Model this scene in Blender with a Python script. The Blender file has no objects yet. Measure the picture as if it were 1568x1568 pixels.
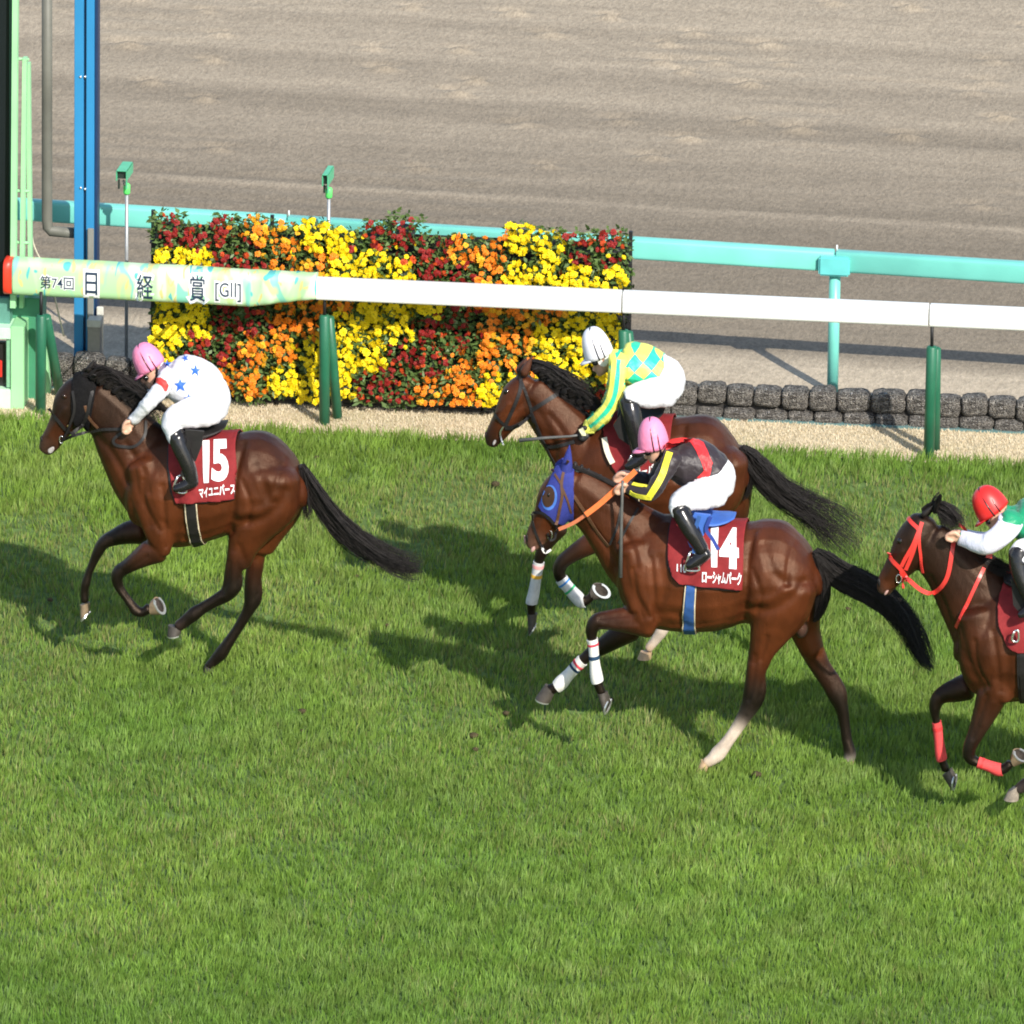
import bpy, bmesh, math, random
import numpy as np
from mathutils import Vector, Matrix
from mathutils.bvhtree import BVHTree

# ------------------------------------------------------------------ camera, sky, sun, exposure
sc = bpy.context.scene
COL = sc.collection
FPX, DIST, HALF = 18800.0, 80.0, 784.0          # focal length in photo pixels, metres to the aim point, half the photo
PITCH, YAW, ROLL = math.radians(18), math.radians(6.3), 0.013
SUN = (-0.75, 1.15, -1.0)                        # the way the sunlight travels
fwd = np.array([-math.sin(YAW) * math.cos(PITCH), math.cos(YAW) * math.cos(PITCH), -math.sin(PITCH)])
_r0 = np.array([math.cos(YAW), math.sin(YAW), 0.0])
_u0 = np.cross(_r0, fwd)
CR = math.cos(ROLL) * _r0 + math.sin(ROLL) * _u0
CU = -math.sin(ROLL) * _r0 + math.cos(ROLL) * _u0
CPOS = -DIST * fwd
cam = bpy.data.cameras.new('camera')
cam.sensor_width = 36.0
cam.lens = 36.0 * FPX / (2 * HALF)
cam.clip_start, cam.clip_end = 1.0, 2000.0
camo = bpy.data.objects.new('camera', cam)
COL.objects.link(camo)
camo.matrix_world = Matrix(((CR[0], CU[0], -fwd[0], CPOS[0]), (CR[1], CU[1], -fwd[1], CPOS[1]),
                            (CR[2], CU[2], -fwd[2], CPOS[2]), (0, 0, 0, 1)))
sc.camera = camo

sd = Vector(SUN).normalized()
world = bpy.data.worlds.new('World')
sc.world = world
world.use_nodes = True
wn = world.node_tree
for n in list(wn.nodes):
    wn.nodes.remove(n)
sky = wn.nodes.new('ShaderNodeTexSky')
sky.sky_type = 'NISHITA'
sky.sun_disc = False
sky.sun_elevation = math.asin(-sd.z)
sky.sun_rotation = math.atan2(-sd.x, -sd.y)
bg = wn.nodes.new('ShaderNodeBackground')
bg.inputs[1].default_value = 0.15
wo = wn.nodes.new('ShaderNodeOutputWorld')
wn.links.new(sky.outputs[0], bg.inputs[0])
wn.links.new(bg.outputs[0], wo.inputs[0])
sl = bpy.data.lights.new('sun', 'SUN')
sl.energy = 4.4
sl.angle = math.radians(0.55)
sl.color = (1.0, 0.94, 0.84)
so = bpy.data.objects.new('sun', sl)
COL.objects.link(so)
so.rotation_euler = sd.to_track_quat('-Z', 'Y').to_euler()
sc.view_settings.view_transform = 'Standard'
sc.view_settings.look = 'None'
sc.view_settings.gamma = 1
sc.view_settings.exposure = 0.47
sc.render.film_transparent = False
sc.cycles.filter_width = 1.9                     # the photograph is a little soft
sc.cycles.max_bounces = 6
sc.cycles.transparent_max_bounces = 4

# ------------------------------------------------------------------ photo pixel <-> world
def ray(px, py):
    return fwd * FPX + CR * (px - HALF) + CU * (HALF - py)
def G(px, py, z=0.0):                            # the point at height z seen at a photo pixel
    d = ray(px, py)
    return CPOS + d * ((z - CPOS[2]) / d[2])
def U(px, py, y):                                # the point at depth y seen at a photo pixel
    d = ray(px, py)
    return CPOS + d * ((y - CPOS[1]) / d[1])
def PX(v):                                       # world points -> photo pixels
    q = np.asarray(v) - CPOS
    z = q @ fwd
    return np.stack([HALF + FPX * (q @ CR) / z, HALF - FPX * (q @ CU) / z], -1)
SINP, TANP = math.sin(PITCH), math.tan(PITCH)
RNG = np.random.default_rng(7)
random.seed(7)

# ------------------------------------------------------------------ materials
MATS = {}
def nodes(name):
    m = bpy.data.materials.new(name)
    m.use_nodes = True
    t = m.node_tree
    return m, t, t.nodes['Principled BSDF']
def mat(name, col, rough=0.5, spec=0.5, var=0.12, scale=30.0, bump=0.0, bscale=200.0, metal=0.0, coat=0.0, attr=None, sheen=0.0):
    """plain procedural material: a base colour broken up by noise, optional fine relief"""
    if name in MATS:
        return MATS[name]
    m, t, b = nodes(name)
    b.inputs['Roughness'].default_value = rough
    b.inputs['Specular IOR Level'].default_value = spec
    b.inputs['Metallic'].default_value = metal
    b.inputs['Coat Weight'].default_value = coat
    b.inputs['Sheen Weight'].default_value = sheen
    tc = t.nodes.new('ShaderNodeTexCoord')
    nz = t.nodes.new('ShaderNodeTexNoise')
    nz.inputs['Scale'].default_value = scale
    nz.inputs['Detail'].default_value = 5
    t.links.new(tc.outputs['Object'], nz.inputs['Vector'])
    hs = t.nodes.new('ShaderNodeMapRange')
    hs.inputs['From Min'].default_value, hs.inputs['From Max'].default_value = 0.3, 0.7
    hs.inputs['To Min'].default_value, hs.inputs['To Max'].default_value = 1 - var, 1 + var
    t.links.new(nz.outputs[0], hs.inputs[0])
    mul = t.nodes.new('ShaderNodeVectorMath')
    mul.operation = 'SCALE'
    t.links.new(hs.outputs[0], mul.inputs['Scale'])
    if attr:
        at = t.nodes.new('ShaderNodeAttribute')
        at.attribute_name = attr
        t.links.new(at.outputs['Color'], mul.inputs[0])
    else:
        mul.inputs[0].default_value = col
    t.links.new(mul.outputs[0], b.inputs['Base Color'])
    if bump:
        n2 = t.nodes.new('ShaderNodeTexNoise')
        n2.inputs['Scale'].default_value = bscale
        n2.inputs['Detail'].default_value = 3
        t.links.new(tc.outputs['Object'], n2.inputs['Vector'])
        bp = t.nodes.new('ShaderNodeBump')
        bp.inputs['Strength'].default_value = bump
        bp.inputs['Distance'].default_value = 0.01
        t.links.new(n2.outputs[0], bp.inputs['Height'])
        t.links.new(bp.outputs[0], b.inputs['Normal'])
    MATS[name] = m
    return m

# ------------------------------------------------------------------ objects
def mesh_from(verts, faces, name='mesh', smooth=True):
    me = bpy.data.meshes.new(name)
    me.from_pydata([tuple(map(float, v)) for v in verts], [], faces)
    me.validate()
    me.update()
    if smooth:
        me.polygons.foreach_set('use_smooth', [True] * len(me.polygons))
    return me
def obj(name, me, m=None, parent=None):
    o = bpy.data.objects.new(name, me)
    COL.objects.link(o)
    if m is not None and me is not None:
        if len(me.materials) == 0:
            me.materials.append(m)
    if parent is not None:
        o.parent = parent
        if parent.type == 'EMPTY':
            o.matrix_parent_inverse = Matrix.Translation(-parent.location)
    return o
def tag(o, label=None, cat=None, group=None, kind=None):
    for k, v in (('label', label), ('category', cat), ('group', group), ('kind', kind)):
        if v:
            o[k] = v
    return o
def thing(name, loc, label, cat, group=None):
    o = bpy.data.objects.new(name, None)
    COL.objects.link(o)
    o.location = [float(a) for a in loc]
    o.empty_display_size = 0.1
    return tag(o, label, cat, group)

# ------------------------------------------------------------------ shapes
class MB:
    """collects vertices and faces of one mesh"""
    def __init__(s):
        s.v, s.f = [], []
    def add(s, verts, faces):
        k = len(s.v)
        s.v += [tuple(map(float, a)) for a in verts]
        s.f += [tuple(i + k for i in f) for f in faces]
        return s
    def box(s, lo, hi, bev=0.0):
        x0, y0, z0 = lo
        x1, y1, z1 = hi
        if bev <= 0:
            v = [(x, y, z) for z in (z0, z1) for y in (y0, y1) for x in (x0, x1)]
            return s.add(v, [(0, 2, 3, 1), (4, 5, 7, 6), (0, 1, 5, 4), (2, 6, 7, 3), (0, 4, 6, 2), (1, 3, 7, 5)])
        bm = bmesh.new()
        bmesh.ops.create_cube(bm, size=1)
        for q in bm.verts:
            q.co = ((q.co.x + .5) * (x1 - x0) + x0, (q.co.y + .5) * (y1 - y0) + y0, (q.co.z + .5) * (z1 - z0) + z0)
        bmesh.ops.bevel(bm, geom=list(bm.edges), offset=bev, segments=2, affect='EDGES')
        bm.verts.index_update()
        s.add([q.co for q in bm.verts], [[q.index for q in f.verts] for f in bm.faces])
        bm.free()
        return s
    def tube(s, pts, r, n=12, cap=True):
        pts = [np.asarray(p, float) for p in pts]
        rr = r if hasattr(r, '__len__') else [r] * len(pts)
        rings = []
        ref = None
        for i, p in enumerate(pts):
            t = pts[min(i + 1, len(pts) - 1)] - pts[max(i - 1, 0)]
            t = t / np.linalg.norm(t)
            if ref is None:
                a = np.cross(t, (0, 0, 1)) if abs(t[2]) < .9 else np.cross(t, (0, 1, 0))
            else:
                a = ref - t * (ref @ t)
            a = a / np.linalg.norm(a)
            ref = a
            b = np.cross(t, a)
            rings.append([p + rr[i] * (math.cos(k * 2 * math.pi / n) * a + math.sin(k * 2 * math.pi / n) * b) for k in range(n)])
        return s.rings(rings, cap)
    def rings(s, rings, cap=True):
        n = len(rings[0])
        v = [q for r in rings for q in r]
        f = [(i * n + k, i * n + (k + 1) % n, (i + 1) * n + (k + 1) % n, (i + 1) * n + k) for i in range(len(rings) - 1) for k in range(n)]
        if cap:
            f.append(tuple(range(n))[::-1])
            f.append(tuple((len(rings) - 1) * n + k for k in range(n)))
        return s.add(v, f)
    def build(s, name, m, parent=None, smooth=True):
        me = mesh_from(s.v, s.f, name, smooth)
        o = obj(name, me, m, parent)
        return o
def auto_smooth(o, ang=40):
    me = o.data
    bm = bmesh.new()
    bm.from_mesh(me)
    bmesh.ops.recalc_face_normals(bm, faces=bm.faces)
    for e in bm.edges:
        if len(e.link_faces) == 2 and e.calc_face_angle(0) > math.radians(ang):
            e.smooth = False
    bm.to_mesh(me)
    bm.free()
    return o
def vnoise(x, y, scale, seed):
    g = np.random.default_rng(seed).random((128, 128))
    u, v = np.asarray(x) * scale, np.asarray(y) * scale
    i, j = np.floor(u).astype(int), np.floor(v).astype(int)
    a, b = u - i, v - j
    a, b = a * a * (3 - 2 * a), b * b * (3 - 2 * b)
    q = lambda p, r: g[p % 128, r % 128]
    return (q(i, j) * (1 - a) + q(i + 1, j) * a) * (1 - b) + (q(i, j + 1) * (1 - a) + q(i + 1, j + 1) * a) * b
def fbm(x, y, scale, seed, o=3):
    return sum(vnoise(x, y, scale * 2 ** k, seed + k) / 2 ** k for k in range(o)) / (2 - 2 ** (1 - o))

# ------------------------------------------------------------------ ground
TURF_Y = 1.47                                    # where the turf ends, along the rail
WALL_Y = 2.21                                    # face of the retaining wall
DIRT_Z = 0.06
def sheet(name, m, x0, x1, y0, y1, z):
    o = obj(name, mesh_from([(x0, y0, z), (x1, y0, z), (x1, y1, z), (x0, y1, z)], [(0, 1, 2, 3)], name), m)
    return tag(o, kind='structure')
soil = mat('turf_soil', (0.10, 0.155, 0.045), 0.95, 0.1, 0.4, 9.0, 0.5, 90)
sheet('turf_ground', soil, -300, 300, -300, TURF_Y, 0.0)
sheet('verge_ground', mat('straw_soil', (0.50, 0.42, 0.28), 0.95, 0.1, 0.2, 14, 0.5, 120), -300, 300, TURF_Y, WALL_Y + .12, 0.004)

# dirt track: harrowed sand, paler and smoother near the wall, striped along the course by the harrow
def dirt_material():
    m, t, b = nodes('dirt_sand')
    N, L = t.nodes.new, t.links.new
    tc = N('ShaderNodeTexCoord')
    sep = N('ShaderNodeSeparateXYZ')
    L(tc.outputs['Object'], sep.inputs[0])
    def noise(scale, sx=1, sy=1, det=4, rough=.55):
        mp = N('ShaderNodeMapping')
        mp.inputs['Scale'].default_value = (sx, sy, 1)
        L(tc.outputs['Object'], mp.inputs[0])
        n = N('ShaderNodeTexNoise')
        n.inputs['Scale'].default_value = scale
        n.inputs['Detail'].default_value = det
        n.inputs['Roughness'].default_value = rough
        L(mp.outputs[0], n.inputs[0])
        return n.outputs[0]
    def math_(op, a, c, d=None):
        n = N('ShaderNodeMath')
        n.operation = op
        for i, q in enumerate((a, c, d)):
            if q is None:
                continue
            if isinstance(q, (int, float)):
                n.inputs[i].default_value = q
            else:
                L(q, n.inputs[i])
        return n.outputs[0]
    # distance from the wall, skewed a little like the course
    dist = math_('ADD', sep.outputs[1], math_('MULTIPLY', sep.outputs[0], 0.065))
    dist = math_('ADD', dist, math_('MULTIPLY', math_('SUBTRACT', noise(1.3, .2, 1), .5), .16))
    ramp = N('ShaderNodeValToRGB')
    L(math_('DIVIDE', math_('SUBTRACT', dist, 2.2), 10.6), ramp.inputs[0])
    cr = ramp.color_ramp
    bands = [(600, .43), (560, .42), (530, .41), (512, .225), (420, .20), (330, .195), (309, .22), (306, .29), (302, .27), (298, .185), (284, .19), (278, .235), (240, .23), (215, .27), (200, .30), (180, .225), (165, .235),
             (148, .33), (130, .30), (108, .26), (92, .345), (60, .32), (44, .285), (30, .36), (0, .34)]
    cols = [((G(784, p, DIRT_Z)[1] + .065 * G(784, p, DIRT_Z)[0] - 2.2) / 10.6, v) for p, v in [(p_, v_ if p_ > 320 else .265 + .75 * (v_ - .265)) for p_, v_ in bands]]
    cr.elements[0].position, cr.elements[1].position = cols[0][0], cols[-1][0]
    for p, v in cols[1:-1]:
        cr.elements.new(p)
    for e, (p, v) in zip(cr.elements, cols):
        e.color = (v * 1.06, v * .885, v * .655, 1)
    streak = noise(2.6, .10, 2.2, 4)
    grain = noise(42, 1, .45, 3, .7)
    blot = noise(5, .6, 1.0, 4)
    f = math_('MULTIPLY', math_('ADD', .8, math_('MULTIPLY', streak, .4)), math_('ADD', .42, math_('MULTIPLY', grain, 1.16)))
    f = math_('MULTIPLY', f, math_('ADD', .86, math_('MULTIPLY', blot, .28)))
    vm = N('ShaderNodeVectorMath')
    vm.operation = 'SCALE'
    L(ramp.outputs[0], vm.inputs[0])
    L(f, vm.inputs['Scale'])
    L(vm.outputs[0], b.inputs['Base Color'])
    b.inputs['Roughness'].default_value = .95
    b.inputs['Specular IOR Level'].default_value = .15
    bp = N('ShaderNodeBump')
    bp.inputs['Strength'].default_value = .55
    bp.inputs['Distance'].default_value = .02
    L(grain, bp.inputs['Height'])
    L(bp.outputs[0], b.inputs['Normal'])
    return m
def dirt():
    """fine grid near the camera with hoof prints and harrow ridges pressed into it, a coarse skirt to the horizon"""
    xs = np.arange(-6.6, 6.6, .042)
    ys = np.arange(WALL_Y + .06, 13.0, .036)
    X, Y = np.meshgrid(xs, ys)
    z = np.full_like(X, DIRT_Z)
    d = Y + X * .045
    away = np.clip((d - 3.1) / .5, 0, 1)
    z += away * .004 * np.sin(d * 21 + 1.2 * fbm(X, Y, .7, 3)) * (fbm(X, Y, .5, 5) > .45)
    z += (0.25 + .75 * away) * .008 * (fbm(X * .6, Y, 5.0, 11) - .5)
    r = np.random.default_rng(5)
    for _ in range(90):
        cx, cy = r.uniform(-6, 6), 7.2 + 5.4 * r.random() ** .8
        a, w, h = r.normal(0, .2), r.uniform(.045, .07), r.uniform(.022, .045)
        i0, i1 = np.searchsorted(xs, (cx - .45, cx + .45))
        j0, j1 = np.searchsorted(ys, (cy - .4, cy + .4))
        xx, yy = X[j0:j1, i0:i1] - cx, Y[j0:j1, i0:i1] - cy
        u = xx * math.cos(a) + yy * math.sin(a)
        v = -xx * math.sin(a) + yy * math.cos(a)
        q = (u / (w * 1.4)) ** 2 + (v / (w * 1.3)) ** 2
        z[j0:j1, i0:i1] += h * (np.exp(-((u / (w * 1.8)) ** 2 + (v / w) ** 2) * 1.4) - .8 * np.exp(-(((u + w * .6) / (w * 1.8)) ** 2 + ((v - w * 1.7) / w) ** 2)))
    z[0] = DIRT_Z - .02
    n, k = X.shape[1], X.shape[0]
    V = np.stack([X, Y, z], -1).reshape(-1, 3)
    idx = np.arange(n * k).reshape(k, n)
    F = np.stack([idx[:-1, :-1], idx[:-1, 1:], idx[1:, 1:], idx[1:, :-1]], -1).reshape(-1, 4)
    me = bpy.data.meshes.new('dirt_track')
    me.from_pydata(V.tolist(), [], F.tolist())
    me.polygons.foreach_set('use_smooth', [True] * len(me.polygons))
    m = dirt_material()
    tag(obj('dirt_track', me, m), kind='structure')
    a, b_, c, e = xs[0], xs[-1], ys[0], ys[-1]
    q = DIRT_Z
    sv = [(-600, c, q), (a, c, q), (a, e, q), (b_, e, q), (b_, c, q), (600, c, q), (600, 900, q), (-600, 900, q)]
    tag(obj('dirt_ground', mesh_from(sv, [(0, 1, 2, 7), (2, 3, 6, 7), (3, 4, 5, 6)], 'dirt_ground'), m), kind='structure')
dirt()

# grass: every blade a small curved strip with its own colour
def grass_material(name, trans=.35):
    m, t, b = nodes(name)
    at = t.nodes.new('ShaderNodeAttribute')
    at.attribute_name = 'Col'
    b.inputs['Roughness'].default_value = .5
    b.inputs['Specular IOR Level'].default_value = .25
    t.links.new(at.outputs['Color'], b.inputs['Base Color'])
    tr = t.nodes.new('ShaderNodeBsdfTranslucent')
    hs = t.nodes.new('ShaderNodeVectorMath')
    hs.operation = 'MULTIPLY'
    hs.inputs[1].default_value = (1.25, 1.15, .6)
    t.links.new(at.outputs['Color'], hs.inputs[0])
    t.links.new(hs.outputs[0], tr.inputs[0])
    mx = t.nodes.new('ShaderNodeMixShader')
    mx.inputs[0].default_value = trans
    t.links.new(b.outputs[0], mx.inputs[1])
    t.links.new(tr.outputs[0], mx.inputs[2])
    t.links.new(mx.outputs[0], t.nodes['Material Output'].inputs[0])
    return m
def blades(name, x, y, z, h, w, col, lean, m, seed, dirx=None):
    r = np.random.default_rng(seed)
    n = len(x)
    a = r.uniform(0, 2 * np.pi, n) if dirx is None else dirx + r.normal(0, .7, n)
    dx, dy = np.cos(a), np.sin(a)
    f = r.normal(0, .35, n)                       # which way the flat of the blade looks: mostly across the view
    wx, wy = np.cos(f), np.sin(f)
    l = lean * h * r.uniform(.2, 1.2, n)
    base = np.stack([x, y, z], -1)
    W = np.stack([wx * w, wy * w, 0 * w], -1)
    mid = base + np.stack([dx * l * .3, dy * l * .3, h * .55], -1)
    tip = base + np.stack([dx * l, dy * l, h], -1)
    V = np.empty((n, 5, 3), np.float32)
    V[:, 0], V[:, 1], V[:, 2], V[:, 3], V[:, 4] = base - W, base + W, mid + W * .8, mid - W * .8, tip
    k = np.arange(n)[:, None] * 5
    loops = np.concatenate([k + np.array([[0, 1, 2, 3]]), k + np.array([[3, 2, 4]])], 1).astype(np.int32).ravel()
    me = bpy.data.meshes.new(name)
    me.vertices.add(n * 5)
    me.vertices.foreach_set('co', V.ravel())
    me.loops.add(len(loops))
    me.loops.foreach_set('vertex_index', loops)
    me.polygons.add(2 * n)
    st = (np.arange(n)[:, None] * 7 + np.array([[0, 4]])).astype(np.int32).ravel()
    me.polygons.foreach_set('loop_start', st)
    me.update(calc_edges=True)
    ca = me.color_attributes.new('Col', 'FLOAT_COLOR', 'POINT')
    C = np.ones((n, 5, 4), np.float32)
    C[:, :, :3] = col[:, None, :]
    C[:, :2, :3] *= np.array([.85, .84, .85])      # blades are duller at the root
    ca.data.foreach_set('color', C.ravel())
    me.polygons.foreach_set('use_smooth', [True] * (2 * n))
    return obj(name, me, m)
def grass():
    r = np.random.default_rng(21)
    n = 450000
    y = r.uniform(-12.2, TURF_Y + .03, n)
    x = r.uniform(-4.7, 4.7, n) - .11 * y
    y = np.where(y > TURF_Y - .1, y + .05 * (fbm(x, y * 0, 1.6, 60) - .5), y)
    worn = fbm(x * .8, y * .55, .9, 31)
    near_rail = np.clip((y + 5.5) / 6, 0, 1)
    edge = np.clip((y - (TURF_Y - .75)) / .5, 0, 1)            # the uncut, dense strip next to the rail
    bare = np.clip((worn - .47) / .15, 0, 1) * (.25 + .75 * near_rail) * (1 - edge)
    keep = r.random(n) > bare * .6
    clump = fbm(x, y, 4.5, 47)
    keep &= r.random(n) > np.clip((.44 - clump) * 2.0, 0, .5)
    x, y, bare, clump, edge = x[keep], y[keep], bare[keep], clump[keep], edge[keep]
    n = len(x)
    h = (.038 + .046 * clump) * r.uniform(.6, 1.3, n) * (1 - .4 * bare) * (1 + .25 * edge)
    w = r.uniform(.0021, .0041, n)
    big = fbm(x * .7, y * .5, .8, 77)
    fresh = np.array([.215, .335, .055])
    deep = np.array([.135, .245, .042])
    pale = np.array([.27, .32, .11])
    straw = np.array([.30, .255, .12])
    a = np.clip(.5 + (big - .5) * 2.0 + r.normal(0, .25, n), 0, 1)[:, None]
    col = fresh * (1 - a) + deep * a
    p = (np.clip((clump - .45) * 1.6, 0, .6) * r.random(n))[:, None]
    col = col * (1 - p) + pale * p
    far = np.clip((y + 6.5) / 5, 0, 1) * (1 - edge)
    q = (far * .5 * np.clip(fbm(x, y, 1.6, 15) * 1.6 - .3, 0, 1) * r.random(n))[:, None]
    col = col * (1 - q) + np.array([.27, .29, .10]) * q
    s = (r.random(n) < .012 + .55 * bare)[:, None] * r.uniform(.35, .95, n)[:, None]
    col = col * (1 - s * .8) + straw * s * .8
    mott = (.74 + .52 * fbm(x * 1.5, y * .8, 9.0, 301)) * (.86 + .28 * fbm(x * .8, y * .6, 1.7, 311))
    col *= (r.uniform(.72, 1.25, n) * mott)[:, None]
    o = blades('turf_grass', x, y, 0 * x, h, w, col, .42, grass_material('grass_blades'), 3, fbm(x, y, 8.5, 201) * 12)
    tag(o, 'short green turf grass of the race course', 'grass', kind='stuff')
    # dry verge
    n = 40000
    y = r.uniform(TURF_Y - .02, WALL_Y - .01, n)
    x = r.uniform(-4.9, 4.9, n) - .11 * y
    g = fbm(x, y, 2.2, 91)
    col = np.array([.66, .57, .42]) * r.uniform(.8, 1.12, n)[:, None]
    gm = ((g - .5) * 2.0).clip(0, .45)[:, None] * r.random(n)[:, None]
    col = col * (1 - gm) + np.array([.20, .23, .07]) * gm
    o = blades('verge_grass', x, y, 0 * x + .004, r.uniform(.008, .022, n), r.uniform(.002, .004, n), col, .9, grass_material('dry_blades', .2), 9)
    tag(o, 'dry straw coloured grass strip before the block wall', 'grass', kind='stuff')
    # clods kicked out of the turf
    mb = MB()
    for _ in range(34):
        cx, cy = r.uniform(-3.6, 3.6), r.uniform(-5.2, 1.0)
        k = r.uniform(.012, .03)
        bm = bmesh.new()
        bmesh.ops.create_icosphere(bm, subdivisions=1, radius=k)
        mb.add([(v.co.x * r.uniform(.8, 1.4) + cx, v.co.y * r.uniform(.8, 1.3) + cy, v.co.z * .7 + .035) for v in bm.verts],
               [[v.index for v in f.verts] for f in bm.faces])
        bm.free()
    o = mb.build('turf_clods', mat('clod_earth', (.07, .055, .03), .95, .1, .3, 60, .6, 150))
    tag(o, 'small brown clods of earth kicked out of the turf', 'clods', kind='stuff')
grass()

# ------------------------------------------------------------------ decals (print) and straps laid on a surface
def bvh_of(o):
    dg = bpy.context.evaluated_depsgraph_get()
    me = o.data
    mw = np.array(o.matrix_world) if o.parent is None else np.eye(4)
    v = [q.co.copy() for q in me.vertices]
    return BVHTree.FromPolygons(v, [p.vertices[:] for p in me.polygons])
def hit(bvh, px, py):
    d = Vector(ray(px, py)).normalized()
    p, n, i, dist = bvh.ray_cast(Vector(CPOS), d)
    if p is None:
        return None, None
    if n.dot(d) > 0:
        n = -n
    return p, n
def text_mesh(body, offset=0.0, bold=0.0):
    c = bpy.data.curves.new('print', 'FONT')
    c.body = body
    c.offset = offset
    c.resolution_u = 4
    o = bpy.data.objects.new('print', c)
    COL.objects.link(o)
    bpy.context.view_layer.update()
    dg = bpy.context.evaluated_depsgraph_get()
    me = bpy.data.meshes.new_from_object(o.evaluated_get(dg))
    COL.objects.unlink(o)
    bpy.data.objects.remove(o)
    v = np.array([q.co[:2] for q in me.vertices])
    f = [list(p.vertices) for p in me.polygons]
    bpy.data.meshes.remove(me)
    return v, f
def text_decal(name, body, quad, bvh, m, parent, off=.004, ofs=0.0, bounds=None, fb=None):
    """body printed inside a quad of photo pixels (top left, top right, bottom right, bottom left)"""
    v, f = text_mesh(body, ofs)
    lo, hi = (v.min(0), v.max(0)) if bounds is None else bounds
    decal(name, (v - lo) / (hi - lo), f, quad, bvh, m, parent, off, fb)
    return lo, hi
def decal(name, v, f, quad, bvh, m, parent, off=.004, fb=None, maxlen=.06):
    q = [np.array(a, float) for a in quad]
    bm = bmesh.new()
    bv = [bm.verts.new((a[0], a[1], 0)) for a in v]
    for g in f:
        try:
            bm.faces.new([bv[i] for i in g])
        except ValueError:
            pass
    bmesh.ops.triangulate(bm, faces=bm.faces)
    for _ in range(5):
        long = [e for e in bm.edges if e.calc_length() > maxlen * 4]
        if not long:
            break
        bmesh.ops.subdivide_edges(bm, edges=long, cuts=1)
        bmesh.ops.triangulate(bm, faces=bm.faces)
    for w in bm.verts:
        u, t = w.co.x, w.co.y
        p = q[3] * (1 - u) * (1 - t) + q[2] * u * (1 - t) + q[1] * u * t + q[0] * (1 - u) * t
        h, n = hit(bvh, *p)
        if h is None:
            h = Vector(U(p[0], p[1], fb if fb is not None else 0))
            n = Vector((0, -1, 0))
        w.co = h + n * off
    me = bpy.data.meshes.new(name)
    bm.to_mesh(me)
    bm.free()
    return obj(name, me, m, parent)
def dense(pts, n=5):
    """Catmull-Rom through rows of numbers"""
    P = np.array(pts, float)
    if len(P) < 3:
        return np.array([P[0] + (P[-1] - P[0]) * i / n for i in range(n + 1)])
    Q = np.vstack([2 * P[0] - P[1], P, 2 * P[-1] - P[-2]])
    out = []
    for i in range(1, len(Q) - 2):
        a, b, c, d = Q[i - 1:i + 3]
        for k in range(n):
            t = k / n
            out.append(.5 * (2 * b + (c - a) * t + (2 * a - 5 * b + 4 * c - d) * t * t + (3 * b - a - 3 * c + d) * t ** 3))
    out.append(P[-1])
    return np.array(out)
def strap(name, pts, m, parent, w=.02, bvh=None, fb=0.0, off=.006, th=.004, n=6, smooth=2, free=False, crop=None):
    """leather strap through photo pixels, laid on a surface where there is one"""
    if crop:
        pts = [crop(*p) for p in pts]
    P = dense(pts, n)
    C, N = [], []
    for p in P:
        h, nn = (None, None) if (free or bvh is None) else hit(bvh, p[0], p[1])
        if h is None:
            h, nn = Vector(U(p[0], p[1], fb)), Vector((0, -1, 0.25)).normalized()
        C.append(np.array(h + nn * off))
        N.append(np.array(nn))
    C, N = np.array(C), np.array(N)
    for _ in range(smooth):
        C[1:-1] = .5 * C[1:-1] + .25 * (C[:-2] + C[2:])
        N[1:-1] = .5 * N[1:-1] + .25 * (N[:-2] + N[2:])
    rings = []
    for i in range(len(C)):
        t = C[min(i + 1, len(C) - 1)] - C[max(i - 1, 0)]
        t /= np.linalg.norm(t) + 1e-9
        nn = N[i] - t * (N[i] @ t)
        nn /= np.linalg.norm(nn) + 1e-9
        s = np.cross(t, nn)
        rings.append([C[i] + s * w / 2 + nn * th / 2, C[i] - s * w / 2 + nn * th / 2, C[i] - s * w / 2 - nn * th / 2, C[i] + s * w / 2 - nn * th / 2])
    o = MB().rings(rings).build(name, m, parent, smooth=False)
    return o

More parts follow.
